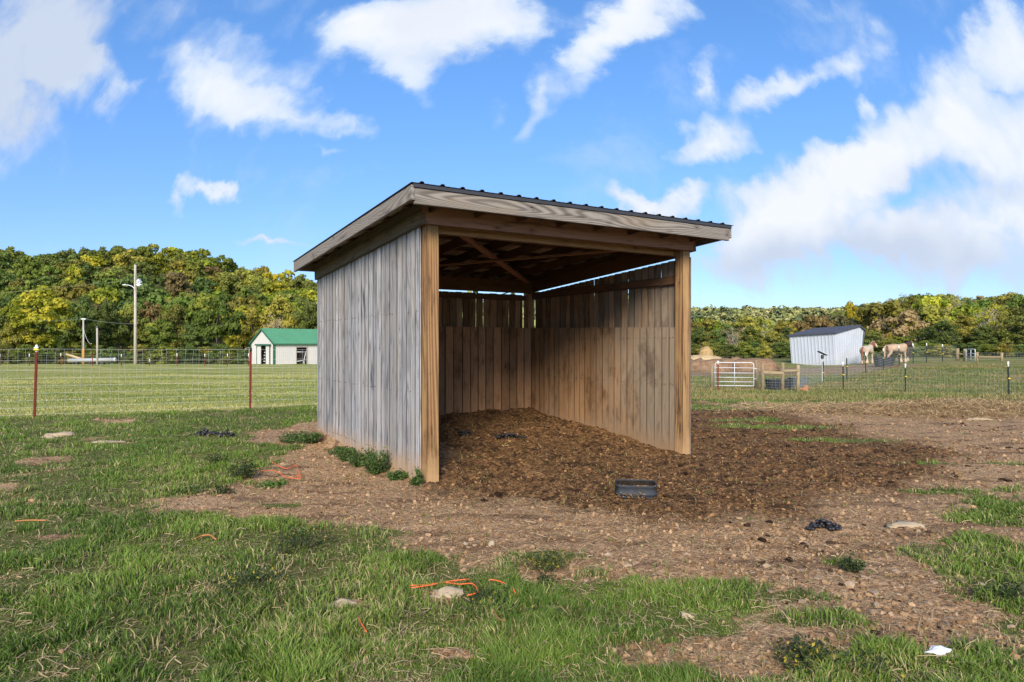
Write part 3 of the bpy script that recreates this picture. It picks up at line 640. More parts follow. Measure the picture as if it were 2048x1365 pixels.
# ------------------------------------------------------------------ the shelter
LM = Matrix(((U.x, W.x, 0), (U.y, W.y, 0), (0, 0, 1))).to_4x4(); LM.translation = Vector((OX, OY, 0))
sh = empty('run_in_shelter', (0, 0, 0), 0, 'weathered grey three-sided wooden horse shelter with slanted dark metal roof', 'shelter'); sh.matrix_world = LM
def T(v): return 3.063-.0658*v
def P3(u, v, z): return (u, v, z)
X, Y, Z = (1, 0, 0), (0, 1, 0), (0, 0, 1)
# corner posts
for (u0, v0, top) in ((0, 0, 2.93), (3.78, 0, 2.93), (0, 3.84, 2.70), (3.78, 3.84, 2.70)):
    b = MB(); b.board((u0+.07, v0+.07, -.3), (u0+.07, v0+.07, top), X, .14, .14, .5+.1*u0); b.build('corner_post', M['post' if v0 == 0 else 'inner'], sh)
def planks(b, axis, fixed, t0, t1, z0, ztop, wmin, wmax, gap, th, wane=0, seg=1, depth_jit=.004, zj=.01, rr=None):
    """vertical planks side by side along axis ('u' or 'v') from t0 to t1"""
    t = t0
    while t < t1-.03:
        w_ = min(random.uniform(wmin, wmax), t1-t); c = t+w_/2; f = fixed+random.uniform(-depth_jit, depth_jit)
        zt = ztop(c)-random.uniform(0, zj); zb = z0(c)
        tl = random.gauss(0, .002)
        if axis == 'u': b.board((c, f, zb), (c+tl, f, zt), X, w_, th, None, seg, wane)
        else: b.board((f, c, zb), (f, c+tl, zt), Y, w_, th, None, seg, wane)
        t += w_+random.uniform(*gap)
# side walls: outer grey boards on the near side, rough inner-facing boards on the far side
b = MB(); planks(b, 'v', -.022, .115, 4.0, lambda c: -.06, lambda c: T(c)-.20, .11, .165, (.005, .011), .022, .0018, 8); b.cur = 1
for zn in (1.86, .98, .22):
    t = .15
    while t < 3.95:
        c = Vector((-.0335, t+random.uniform(-.01, .01), zn+random.uniform(-.012, .012))); b.tube([c+Vector((.003, 0, 0)), c-Vector((.002, 0, 0))], .005, 6); t += random.choice((.05, .09))
b.build('side_wall', [M['grey_board'], M['dark_in']], sh)
b = MB(); planks(b, 'v', 3.934, .0, 3.80, lambda c: -.05, lambda c: T(c)-.359, .11, .16, (.000, .007), .022, .0055, 12, .004, .003); tag(b.build('side_wall', M['inner'], sh), 'brown rough-sawn side wall of the shelter')
b = MB(); planks(b, 'u', 3.995, -.03, 3.76, lambda c: -.05, lambda c: 2.429, .11, .15, (.002, .010), .022, .0040, 12); b.build('back_wall', M['inner'], sh)
# kick walls inside, and their nails as dark dots
def nails(b, plane, fixed, a0, a1, zs, nrm, jit=.012):
    t = a0
    while t < a1:
        for z_ in zs:
            for k in (0, .05):
                z2 = z_+random.uniform(-jit, jit); tt = t+k+random.uniform(-.008, .008)
                c = Vector((tt, fixed, z2)) if plane == 'u' else Vector((fixed, tt, z2))
                n = Vector(nrm); b.tube([c-n*.004, c+n*.003], .0055, 6)
        t += .147
b = MB(); planks(b, 'v', 3.813, .145, 3.75, lambda c: -.02, lambda c: 1.742+.018*c, .128, .152, (.003, .007), .025, .0006, 5, .007, .006)
b.cur = 1; nails(b, 'v', 3.7985, .20, 3.7, (1.60, .95), (-1, 0, 0)); b.build('kick_wall', [M['kick_worn'], M['dark_in']], sh)
b = MB(); planks(b, 'u', 3.763, .145, 3.797, lambda c: .02, lambda c: 1.812, .138, .165, (.004, .010), .025, .0006, 5, .003, .006)
b.cur = 1; nails(b, 'u', 3.7485, .20, 3.7, (1.74, 1.05), (0, -1, 0)); b.build('kick_wall', [M['kick'], M['dark_in']], sh)
b = MB(); planks(b, 'v', .012, .145, 3.75, lambda c: -.02, lambda c: 1.75, .13, .16, (.001, .004), .025, 0, 1); b.build('kick_wall', M['kick'], sh)
# beams
b = MB(); b.board((-.07, -.021, 2.873), (3.98, -.021, 2.873), Z, .195, .04, .45); b.build('header_beam', M['beam'], sh)
b = MB(); b.board((-.02, .17, 2.80), (3.915, .17, 2.80), Z, .17, .04, .6); b.build('header_beam', M['header'], sh)
b = MB(); b.board((.0, 3.815, 2.555), (3.92, 3.815, 2.555), Z, .235, .038, .4); b.build('header_beam', M['rafter'], sh)
for uu in (-.052, 3.972):
    b = MB()
    b.board((uu, -.041, T(-.04)-.172), (uu, 4.02, T(4.02)-.172), Z, .235, .036, .5)
    b.board((uu+(.004 if uu < 0 else -.004), -.036, T(-.04)-.085), (uu+(.004 if uu < 0 else -.004), 4.01, T(4.02)-.085), Z, .10, .05, .3)
    b.build('trim_board', M['trim'], sh)
b = MB(); b.board((3.86, .06, T(.06)-.24), (3.86, 3.9, T(3.9)-.24), Z, .22, .036, .5); tag(b.build('side_beam', M['rafter'], sh))
# girts
b = MB(); b.board((3.895, .14, 2.40), (3.895, 3.83, 2.40), Z, .115, .04, .5); b.build('girt', M['rafter'], sh)
b = MB(); b.board((.14, 3.955, 2.36), (3.78, 3.955, 2.36), Z, .09, .04, .4); b.build('girt', M['rafter'], sh)
# rafters and purlins
for i in range(8):
    u0 = .02+i*.553; b = MB(); b.board((u0, -.33, T(-.33)-.105), (u0, 4.06, T(4.06)-.105), Z, .12, .038); b.build('rafter', M['rafter'], sh)
for i in range(8):
    v0 = -.31+i*.618; b = MB(); b.board((-.30, v0, T(v0)-.028), (4.22, v0, T(v0)-.028), (0, 1, -.0658), .088, .036); b.build('purlin', M['rafter'], sh)
b = MB(); b.board((.38, .25, T(.25)-.20), (3.70, 3.70, T(3.7)-.20), (1, -1, 0), .11, .025, .9); b.build('brace', M['beam'], sh)
b = MB(); b.board((.30, 3.60, T(3.6)-.23), (3.30, .35, T(.35)-.23), (1, 1, 0), .09, .025, .8); b.build('brace', M['beam'], sh)
# fascia, rakes
b = MB(); b.board((-.315, -.385, 2.976), (4.235, -.385, 2.976), Z, .162, .036, .72)
b.board((-.315, -.389, 3.066), (4.235, -.389, 3.066), Z, .016, .040, .8); b.build('fascia', M['fascia'], sh)
b = MB(); b.board((-.315, 4.13, 2.72), (4.235, 4.13, 2.72), Z, .14, .03, .5); b.build('fascia', M['fascia'], sh)
for uu in (-.338, 4.258):
    b = MB(); b.board((uu, -.405, T(-.405)-.082), (uu, 4.15, T(4.15)-.082), Z, .150, .036, .4, 10); b.build('rake_board', M['rake'], sh)
# corrugated roof
b = MB(); n = 21; u0, u1 = -.362, 4.30
prof = [(u0, 0)]
for i in range(n-1):
    c = u0+.115+i*.2286
    if c > u1-.03: break
    prof += [(c-.028, 0), (c-.014, .019), (c+.014, .019), (c+.028, 0)]
    for k in (.065, .13):
        if c+k+.01 < u1: prof += [(c+k-.008, 0), (c+k, .003), (c+k+.008, 0)]
prof.append((u1, 0))
vs = []; va, vb = -.425, 4.20
for (uu, hh_) in prof:
    for vv in (va, vb): vs += [(uu, vv, T(vv)+.012+hh_), (uu, vv, T(vv)+.009+hh_)]
fs = []
for i in range(len(prof)-1):
    a = 4*i; c = 4*(i+1); fs += [[a, c, c+2, a+2], [a+1, a+3, c+3, c+1], [a, a+1, c+1, c], [a+2, c+2, c+3, a+3]]
e = 4*(len(prof)-1); fs += [[0, 2, 3, 1], [e, e+1, e+3, e+2]]
b._add(vs, fs, [[(0, 0)]*len(f) for f in fs], .5)
rp = b.build('roof_panel', M['roof_dark'], sh)
b = MB(); b.board((-.335, -.412, T(-.41)-.012), (4.27, -.412, T(-.41)-.012), Z, .036, .006, .5); b.build('drip_edge', M['roof_dark'], sh)
b = MB(); b.prism([(-.30, -.36, T(-.36)-.006), (4.22, -.36, T(-.36)-.006), (4.22, 4.1, T(4.1)-.006), (-.30, 4.1, T(4.1)-.006)], (0, 0, .008)); b.build('roof_lining', M['roof_under'], sh)

# ------------------------------------------------------------------ fences
def wire_mesh(b, pts, heights, step, rad, dz=0.0, wob=.012, hr=None):
    """pts: fence line as (x, y); wires follow the ground"""
    P_ = [Vector((x, y, gz1(x, y))) for x, y in pts]
    for h_ in heights:
        line = []
        for i in range(len(P_)-1):
            n = max(2, int((P_[i+1]-P_[i]).length/.8))
            for k in range(n):
                q = P_[i].lerp(P_[i+1], k/n); line.append((q.x, q.y, q.z+h_ - (.012*math.sin(math.pi*k/n) if h_ > .8 else 0)+random.uniform(-.003, .003)))
        line.append((P_[-1].x, P_[-1].y, P_[-1].z+h_)); b.tube(line, hr or rad, 4)
    for i in range(len(P_)-1):
        L = (P_[i+1]-P_[i]).length; n = int(L/step)
        for k in range(n):
            q = P_[i].lerp(P_[i+1], (k+.3)/n); dirn = (P_[i+1]-P_[i]).normalized()
            off = 0; line = []
            for j, h_ in enumerate(heights):
                off += random.gauss(0, wob); line.append((q.x+dirn.x*off, q.y+dirn.y*off, q.z+h_))
            b.tube(line, rad*.9, 3)
def t_post(parent, x, y, h, mat, cap=True, ins=(), lean=0.0, rad=.018, capc='white_cap', caph=.11):
    z0 = gz1(x, y)
    b = MB(); top = Vector((x+lean*h, y, z0+h))
    b.board((x, y, z0-.2), top, X, rad*2.2, rad*.6, .5); b.board((x, y+rad*.9, z0-.2), top+Vector((0, rad*.9, 0)), X, rad*.6, rad*1.4, .5)
    for k in range(int(h/.054)):
        zz_ = .04+k*.054
        if zz_ < h-.03: b.box((x+lean*zz_, y-rad*.55, z0+zz_), (rad*.9, rad*.5, .014))
    po = b.build('t_post', M[mat], parent)
    if cap:
        b = MB(); b.tube([top+Vector((0, .004, -caph)), top+Vector((0, .004, -.01)), top+Vector((0, .004, .012))], [rad*1.25, rad*1.25, rad*.7], 8); b.build('cap', M[capc], po)
        if capc == 'white_cap' and caph > .12:
            b = MB(); b.tube([top+Vector((-.045, -.012, -.05)), top+Vector((.045, -.012, -.05))], .014, 6); b.build('clip', M['white_cap'], po)
    for zi in ins:
        b = MB(); c = Vector((x+lean*zi, y-.02, z0+zi)); b.tube([c+Vector((-.035, 0, 0)), c+Vector((0, -.01, .006)), c+Vector((.075, -.01, -.006))], [.022, .026, .014], 6); b.build('insulator', M['yellow'], po)
    return po
# near fence, left
fl = empty('wire_fence', (-6.14, 16, 0), 0, 'woven wire fence on red steel posts along the mown field at the left', 'wire fence')
def rel(o, par):
    for c in par.children: c.location = c.location - par.location
LN = [(-24.5, 6.0), (-20.8, 8.0), (-17.1, 10.0), (-13.5, 12.0), (-9.8, 14.0), (-6.14, 16.0), (-2.48, 18.0), (1.2, 20.4)]
H9 = [.06, .20, .34, .49, .64, .80, .97, 1.17, 1.40]
b = MB(); wire_mesh(b, LN, H9, .155, .0017, wob=.012, hr=.0021); b.build('wire_mesh', M['wire'], fl)
for i, (x, y) in enumerate(LN[2:]):
    h = 1.475 if i != 3 else 1.44
    po = t_post(fl, x, y, h, 'red_post', True, (1.385,) if i == 2 else (), .035 if i == 2 else .012, .022, 'white_cap' if i == 2 else 'green_post' if i == 3 else 'white_cap', .14 if i == 2 else .09)
for c in list(fl.children): c.matrix_parent_inverse = Matrix.Translation(-fl.location)
# far fence, left
ff = empty('wire_fence', (-45, 75, 0), 0, 'distant wire fence on short rusty posts in front of the trees at the left', 'wire fence')
FLN = [at_px(px, 75-.006*abs(px-300)) for px in (-60, 0, 59, 122, 185, 243, 299, 354, 410, 455, 497)]
b = MB(); wire_mesh(b, FLN, [.1, .35, .6, .85, 1.1, 1.32], .33, .004, wob=.01); b.build('wire_mesh', M['wire_dim'], ff)
for i, (x, y) in enumerate(FLN): t_post(ff, x, y, 1.32 if i != 6 else .75, 'red_post', i not in (4,), (), random.uniform(-.01, .01), .035, 'white_cap', .35)
for c in list(ff.children): c.matrix_parent_inverse = Matrix.Translation(-ff.location)
# right front fence
fr = empty('wire_fence', (16, 33, 0), 0, 'woven wire fence with wooden corner posts and green steel posts right of the shelter', 'wire fence')
A1 = [at_px(1180, 31.5), at_px(1300, 33), at_px(1380, 34), at_px(1424.6, 35)]
A2 = [at_px(1525.6, 33.6), at_px(1565, 33.4), at_px(1596, 33.3), at_px(1640, 33.2), at_px(1687, 32.6), at_px(1750, 32), at_px(1811, 31.2), at_px(1915, 28.8), at_px(2018, 26.6), (21.3, 22.5), (23.2, 18)]
HF = [.05, .18, .31, .44, .57, .70, .84, .98, 1.10]
b = MB(); wire_mesh(b, A1, HF, .16, .0034, wob=.006); wire_mesh(b, A2, HF, .16, .0034, wob=.006); wire_mesh(b, [at_px(1513, 34.8), at_px(1525.6, 33.6)], HF, .16, .003)
wire_mesh(b, [at_px(1430, 35.6), at_px(1510, 35.5)], HF[:8], .16, .0034); b.build('wire_mesh', M['wire_dim'], fr)
def wpost(parent, px, d, h, rad=.085, nm='post'):
    x, y = at_px(px, d); z0 = gz1(x, y); b = MB(); ln_ = random.uniform(-.02, .02)
    b.tube([(x, y, z0-.3), (x+ln_*.5, y, z0+h*.5), (x+ln_, y, z0+h)], [rad*1.03, rad, rad*.96], 10); return b.build(nm, M['fencepost'], parent)
for px, d, h in ((1424.6, 35, 1.2), (1513, 35, 1.50), (1525.6, 33.6, 1.34), (1565, 33.4, 1.42), (1596, 33.3, 1.30)): wpost(fr, px, d, h)
def rail(parent, pa, da, pb, db, h, w_=.10, hb=None):
    (x0, y0), (x1, y1) = at_px(pa, da), at_px(pb, db); b = MB()
    b.board((x0, y0-.07, gz1(x0, y0)+h), (x1, y1-.07, gz1(x1, y1)+(hb if hb else h)), Z, w_, .06); return b.build('rail', M['fencepost'], parent)
rail(fr, 1525.6, 33.6, 1566, 33.4, .94, .14, .92); rail(fr, 1564, 33.4, 1597, 33.3, 1.03, .12, 1.05)
for px, d, h, ins in ((1687, 32.6, 1.40, (.80,)), (1811, 31.2, 1.34, (.76,)), (2018, 26.6, 1.38, (.72,))):
    x, y = at_px(px, d); t_post(fr, x, y, h, 'green_post', True, ins, random.uniform(-.03, -.0), .026, 'white_cap', .20)
x, y = at_px(1436, 34.2); t_post(fr, x, y, 1.46, 'red_post', True, (), 0, .026, 'white_cap', .18)
t_post(fr, 21.3, 22.5, 1.36, 'green_post', True, (.75,), 0, .026, 'white_cap', .2)
for c in list(fr.children): c.matrix_parent_inverse = Matrix.Translation(-fr.location)
# right cross fence running away to the far gate
fc = empty('wire_fence', (23, 43, 0), 0, 'cross fence of dark steel posts with yellow insulators rising past the horses', 'wire fence')
CP = [(1645.5, 40, 1.28), (1693.5, 42, 1.30), (1731, 44, 1.38), (1766.7, 46, 1.42), (1798, 48, 1.36), (1826, 50, 1.45), (1852.5, 51.5, 1.45), (1885, 53, 1.32)]
CL = [at_px(1596, 33.5)]+[at_px(p_, d) for p_, d, _ in CP]+[at_px(1913, 55)]
b = MB(); wire_mesh(b, CL, [.05, .22, .39, .56, .73, .90, 1.08, 1.22], .17, .0042, wob=.005); b.build('wire_mesh', M['wire_dim'], fc)
for i, (p_, d, h) in enumerate(CP):
    x, y = at_px(p_, d); t_post(fc, x, y, h, 'green_post', i not in (0, 1), (.62 if i == 0 else .78, ) if i < 7 else (.6,), random.uniform(-.02, .02), .032, 'white_cap', .20)
for px, d, h in ((1914.7, 55, 1.02), (1929.6, 54.5, .98)): wpost(fc, px, d, h, .12)
b = MB(); (x0, y0), (x1, y1) = at_px(1914.7, 55), at_px(1929.6, 54.5); b.board((x0, y0-.1, gz1(x0, y0)+.58), (x1, y1-.1, gz1(x1, y1)+.58), Z, .12, .06); b.build('rail', M['fencepost'], fc)
for c in list(fc.children): c.matrix_parent_inverse = Matrix.Translation(-fc.location)
# far right fence
fd = empty('wire_fence', (40, 57, 0), 0, 'low wooden post and rail fence behind the grassy rise at far right', 'fence')
for px, d, h in ((1954, 57, .72), (2003, 57, .66), (2075, 57, .66)): wpost(fd, px, d, h, .11)
rail(fd, 1955, 56.9, 2002, 56.9, .32, .12)
b = MB(); wire_mesh(b, [at_px(1954, 57.1), at_px(2003, 57.1), at_px(2200, 57.1)], [.1, .25, .4, .55, .66], .3, .005); b.build('wire_mesh', M['wire_dim'], fd)
for c in list(fd.children): c.matrix_parent_inverse = Matrix.Translation(-fd.location)

# gates
def gate(name, x0, y0, x1, y1, zb, h, bars, label, arc=.12, r=.022):
    gt = empty(name, (x0, y0, gz1(x0, y0)), 0, label, 'gate'); o_ = Vector((x0, y0, gz1(x0, y0)))
    a = Vector((x0, y0, gz1(x0, y0)+zb))-o_; c = Vector((x1, y1, gz1(x1, y1)+zb))-o_; d = (c-a).normalized()
    up = Vector((0, 0, h)); b = MB(); pts = [a, a+up-Vector((0, 0, arc)), a+up+d*arc*.3-Vector((0, 0, arc*.3)), a+up+d*arc, c+up-d*arc, c+up-d*arc*.3-Vector((0, 0, arc*.3)), c+up-Vector((0, 0, arc)), c]
    b.tube(pts+[pts[0]], r, 8); b.build('gate_frame', M['galv'], gt)
    for k in bars: b = MB(); b.tube([a+up*k, c+up*k], r*.8, 6); b.build('gate_bar', M['galv'], gt)
    b = MB(); mid = a.lerp(c, .5)+Vector((0, -.02, 0)); b.tube([mid, mid+up], r*.8, 6); b.build('gate_brace', M['galv'], gt)
    b = MB(); b.tube([a+up*.55+d*-.06, a+up*.55+d*.04], .035, 6); b.build('latch', M['galv'], gt)
    for k in (.3, .75): b = MB(); b.tube([c+up*k, c+up*k+d*.16], .02, 6); b.build('hinge', M['galv'], gt)
gate('metal_gate', *at_px(1430, 34.8), *at_px(1507.5, 34.6), .18, 1.18, (.17, .36, .55, .77), 'six-bar galvanised tube gate hanging between wooden posts')
gate('metal_gate', *at_px(1932.5, 54.2), *at_px(1950, 51.8), .1, .85, (.33, .62), 'small galvanised gate seen edge-on on the far grassy rise', .05, .03)
# ------------------------------------------------------------------ white metal shed at the right
def V3(px, d, py): return Vector(((px-1024)/F*d, d, EYE+(690-py)/F*d))
ms = empty('metal_shed', (25.9, 54.5, -.08), 0, 'white ribbed metal shed with charcoal roof leaning beside the horses', 'shed')
off = Matrix.Translation((-25.9, -54.5, .08))
A, B, C_ = V3(1583.4, 57.7, 731.8), V3(1672.8, 54.5, 729.6), V3(1722.6, 56.7, 724.5)
At, Bt, Ce = V3(1578.6, 57.7, 671.5), V3(1669, 54.5, 665.5), V3(1727.4, 57.0, 660)
Pk = V3(1717.5, 56.45, 651.5)
sag = V3(1722.6, 56.75, 694)
back = (A-B); Dd = A + (C_-B)          # hidden rear corner
Dt = At + (Ce-Bt); Pk2 = Pk + (At-Bt)
for v_ in (A, B, C_, Dd): v_.z -= .0
b = MB(); b.prism([A+Vector((0, 0, -.25)), B+Vector((0, 0, -.25)), B, Bt, At, A], Vector((.03, .05, 0))); 
dAB = (B-A); nAB = Vector((-(B-A).y, (B-A).x, 0)).normalized()*-1
for i in range(13):
    k = (i+.5)/13; lo = A.lerp(B, k); hi = At.lerp(Bt, k); b.board(lo+nAB*.008, hi+nAB*.008, dAB, .07, .045)
b.build('wall', M['shed_white'], ms)
b = MB(); b.prism([B+Vector((0, 0, -.2)), C_+Vector((0, 0, -.2)), sag, Ce, Pk, Bt], Vector((-.03, .04, 0)))
dBC = (C_-B); nBC = Vector((dBC.y, -dBC.x, 0)).normalized()
for i in range(12):
    k = (i+.5)/12; lo = B.lerp(C_, k); hi = Bt.lerp(Pk, min(1, k/.83)) if k < .83 else Pk.lerp(Ce, (k-.83)/.17); b.board(lo+nBC*.008, hi+nBC*.008-Vector((0, 0, .03)), dBC, .07, .06)
b.build('wall', M['shed_white'], ms)
b = MB(); b.prism([A, Dd, Dt, Pk2, At], Vector((.03, .02, 0))); b.build('wall', M['shed_white'], ms)
ext = (At-Bt).normalized()*.12
ov = (Bt-Pk).normalized()*.12
b = MB(); b.prism([Bt-ext*1+ov, Pk-ext, Pk2+ext, At+ext+ov], Vector((0, 0, .05))); b.prism([Pk-ext, Ce-ext+Vector((.06, .02, -.05)), Dt+ext+Vector((.06, .02, -.05)), Pk2+ext], Vector((0, 0, .05)))
for i in range(14):
    k = (i+.5)/14; b.board(Bt.lerp(At, k)+Vector((0, 0, .06)), Pk.lerp(Pk2, k)+Vector((0, 0, .06)), dAB, .04, .02)
b.build('roof', M['shed_roof'], ms)
b = MB(); b.board(Bt-ext*1.05+ov+Vector((0, 0, -.02)), Pk-ext*1.05+Vector((0, 0, -.02)), Z, .14, .03); b.board(Pk-ext*1.05+Vector((0, 0, -.02)), Ce-ext*1.05+Vector((.06, .02, -.07)), Z, .12, .03)
b.board(Bt-ext+ov*1.1+Vector((0, 0, .0)), At+ext+ov*1.1, Z, .12, .03); b.board(Ce+Vector((.08, 0, -.05)), sag+Vector((.03, -.02, -.1)), X, .09, .05); b.build('trim', M['shed_roof'], ms)
for c in ms.children: c.matrix_parent_inverse = off

# solar fence charger on the first cross fence post
x, y = at_px(1643.5, 39.9); z0 = gz1(x, y)
sc_ = empty('solar_fence_charger', (x, y, z0+1.25), 0, 'small black tilted solar fence charger on a thin pole in front of the white shed', 'solar charger')
b = MB(); b.board((0.04, .02, -1.15), (.03, .02, .20), X, .03, .03); b.build('pole', M['wire'], sc_)
b = MB(); b.box((.03, 0, .30), (.13, .12, .22)); b.build('housing', M['tank_dark'], sc_)
b = MB(); b.board((-.20, 0, .62), (.26, 0, .40), Y, .34, .05); sp = b.build('solar_panel', M['black_rubber'], sc_)
b = MB(); b.board((-.17, -.155, .64), (.22, -.155, .455), Y, .02, .03); b.build('panel_edge', M['galv'], sp)

# ------------------------------------------------------------------ barn at the left
b0 = Vector((-33.1, 95, -1.42)); th = math.radians(46)
bn = empty('barn', b0, th, 'white metal barn with green gable roof and open doorway at left', 'barn')
LB_, WB, HE, HR = 16.0, 7.0, 3.14, 5.15      # local: x along the long wall, y back along the gable
b = MB()
def wallseg(b, p0, p1, z0, z1, t=.08): b.board(Vector(p0)+Vector((0, 0, z0)), Vector(p0)+Vector((0, 0, z1)), Vector(p1)-Vector(p0), 0, t)
def wall_x(b, y, x0, x1, z0, z1): b.prism([(x0, y, z0), (x1, y, z0), (x1, y, z1), (x0, y, z1)], (0, .08, 0))
dx0, dx1 = 3.35, 5.0
wall_x(b, 0, 0, dx0, -.4, HE); wall_x(b, 0, dx0, dx1, 2.55, HE); wall_x(b, 0, dx1, LB_, -.4, HE)
for i in range(52):
    xx = .15+i*.305
    if not (dx0-.05 < xx < dx1+.05): b.board((xx, -.012, -.3), (xx, -.012, HE-.1), X, .035, .024)
b.build('wall', M['barn_white'], bn)
b = MB(); g0, g1 = 2.05, 3.95
def wall_y(b, x, y0, y1, z0, z1): b.prism([(x, y0, z0), (x, y1, z0), (x, y1, z1), (x, y0, z1)], (.08, 0, 0))
wall_y(b, 0, 0.08, g0, -.4, HE); wall_y(b, 0, g1, WB, -.4, HE); wall_y(b, 0, g0, g1, 2.95, HE)
b.prism([(0, 0, HE), (0, WB, HE), (0, WB/2, HR-.1)], (.08, 0, 0)); b.build('wall', M['barn_white'], bn)
b = MB(); wall_x(b, WB-.08, .08, LB_, -.4, HE); b.build('wall', M['barn_white'], bn)
b = MB(); wall_y(b, LB_-.08, .08, WB-.08, -.4, HE); b.prism([(LB_-.08, 0, HE), (LB_-.08, WB, HE), (LB_-.08, WB/2, HR-.1)], (.08, 0, 0)); b.build('wall', M['barn_white'], bn)
b = MB(); s_ = (HR-HE)/(WB/2)
b.prism([(-.2, -.25, HE-.25*s_+.05), (LB_+.2, -.25, HE-.25*s_+.05), (LB_+.2, WB/2, HR+.05), (-.2, WB/2, HR+.05)], (0, 0, .07))
b.prism([(-.2, WB+.25, HE-.25*s_+.05), (-.2, WB/2, HR+.05), (LB_+.2, WB/2, HR+.05), (LB_+.2, WB+.25, HE-.25*s_+.05)], (0, 0, .07))
for i in range(52):
    xx = -.1+i*.31; b.board((xx, -.22, HE-.25*s_+.14), (xx, WB/2, HR+.14), X, .09, .07)
b.build('roof', M['barn_green'], bn)
b = MB(); b.board((-.24, -.27, HE-.25*s_), (-.24, WB/2, HR-.0), Z, .22, .06); b.board((-.24, WB+.27, HE-.25*s_), (-.24, WB/2, HR), Z, .22, .06)
b.board((-.2, -.28, HE-.25*s_+.0), (LB_+.2, -.28, HE-.25*s_), Z, .16, .05); b.board((-.02, -.03, -.2), (-.02, -.03, HE-.1), X, .3, .12); b.board((-.03, WB, -.2), (-.03, WB, HE-.1), Y, .2, .12)
b.build('trim', M['barn_green_dark'], bn)
dr = MB(); dr.prism([(-.16, 1.0, -.1), (-.16, g0+.1, -.1), (-.16, g0+.1, 2.8), (-.16, 1.0, 2.8)], (.06, 0, 0)); dr.prism([(-.16, g1-.2, -.1), (-.16, 4.9, -.1), (-.16, 4.9, 2.8), (-.16, g1-.2, 2.8)], (.06, 0, 0)); d_ = dr.build('sliding_door', M['barn_white'], bn)
b = MB(); b.board((-.26, .75, 2.92), (-.26, 5.1, 2.92), Z, .22, .26); b.build('door_track', M['barn_green_dark'], bn)
for yy_, w_ in ((1.0, .12), (4.9, .1), (g0+.1, .1)): b = MB(); b.board((-.20, yy_, -.1), (-.20, yy_, 2.8), Y, w_, .05); b.build('door_edge', M['barn_green_dark'], d_)
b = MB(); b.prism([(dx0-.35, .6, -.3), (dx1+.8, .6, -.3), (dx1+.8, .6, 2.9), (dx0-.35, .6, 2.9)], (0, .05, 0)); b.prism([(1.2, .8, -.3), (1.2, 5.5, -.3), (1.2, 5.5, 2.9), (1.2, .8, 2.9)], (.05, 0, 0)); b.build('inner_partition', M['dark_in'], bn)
b = MB(); b.tube([(dx0+.05, -.02, .55), (dx1-.05, -.02, .75)], .05, 6); b.tube([(dx0+1.05, .05, .0), (dx1-.1, .05, 2.0)], .045, 6); b.tube([(dx0+.1, .02, 1.9), (dx1-.1, .02, 1.88)], .05, 6); b.tube([(dx1-.3, .05, 0), (dx0+1.2, .05, .7)], .04, 6); b.build('stall_gate', M['galv'], bn)
b = MB(); b.board((dx0-.04, -.02, -.2), (dx0-.04, -.02, 2.6), X, .12, .1); b.board((dx1+.04, -.02, -.2), (dx1+.04, -.02, 2.6), X, .12, .1); b.board((dx0-.1, -.02, 2.6), (dx1+.1, -.02, 2.6), Z, .1, .1); b.build('door_frame', M['pole'], bn)
b = MB()
for k in range(5): b.box((.35+.02*k, 2.9+.1*(k % 2), .15+.42*k), (.5, .9, .12))
b.build('stacked_shelves', M['galv'], bn)
b = MB(); b.prism([(.2, WB+.1, 2.55), (5, WB+.1, 2.75), (5, WB+2.6, 2.35), (.2, WB+2.6, 2.35)], (0, 0, .06)); b.build('lean_to_roof', M['pole'], bn)
for yy_ in (WB+2.5, WB+1.3):
    b = MB(); b.box((.35, yy_, 1.0), (.16, .16, 2.75)); b.build('lean_to_post', M['pole'], bn)
b = MB(); b.box((.4, WB+1.9, 1.25), (.06, 1.2, .1)); b.build('lean_to_rail', M['pole'], bn)

# ------------------------------------------------------------------ poles and wires
def pole(name, px, d, top_py, r0, r1, label, bot=None, mat='pole'):
    x, y = at_px(px, d); z0 = gz1(x, y); zt = EYE+(690-top_py)*d/F
    o_ = empty(name, (x, y, z0), 0, label, 'utility pole'); b = MB(); b.tube([(0, 0, -.8), (0, 0, (zt-z0)/2), (-.02*d/85, 0, zt-z0)], [r0, (r0+r1)/2, r1], 12); b.build('pole_shaft', M[mat], o_)
    return o_, Vector((x, y, zt))
p1, tp1 = pole('utility_pole', 271, 83, 530, .20, .13, 'tall pale wooden pole with a curved lamp arm in the mown field')
hz = 160*83/F; zr = lambda py: EYE+(690-py)*83/F-p1.location.z
b = MB(); pts = [(-.12, 0, zr(579)), (-.18, 0, zr(576)), (-.45, 0, zr(572.5)), (-.8, 0, zr(570.8)), (-1.15, 0, zr(570.3))]; b.tube(pts, .05, 8); arm = b.build('lamp_arm', M['galv'], p1)
b = MB(); b.tube([(-1.1, 0, zr(570.3)), (-1.35, 0, zr(570.0)), (-1.62, 0, zr(570.4))], [.07, .10, .04], 8); b.build('lamp_head', M['galv'], arm)
b = MB(); b.tube([(.0, -.1, zr(535)), (.06, -.14, zr(560)), (.02, -.12, zr(600))], .02, 5); b.build('cable', M['dark_in'], p1)
bh = empty('birdhouse', (p1.location.x+.50, 82.9, p1.location.z+zr(573)), 0, 'small white birdhouse with perches fixed near the top of the tall pole', 'birdhouse')
b = MB(); h1 = .62; b.box((0, 0, h1/2), (.38, .34, h1)); b.build('box', M['shed_white'], bh)
b = MB(); b.prism([(-.27, -.22, h1-.04), (.27, -.22, h1-.04), (0, -.22, h1+.30)], (0, .44, 0)); b.build('roof', M['shed_white'], bh)
for sx_ in (-1, 1):
    for zz_ in (.20, .50): b = MB(); b.box((sx_*.27, 0, zz_), (.18, .24, .08)); b.build('perch', M['white_cap'], bh)
b = MB(); b.tube([(0, -.172, .42), (0, -.182, .42)], .05, 10); b.build('entrance_hole', M['dark_in'], bh)
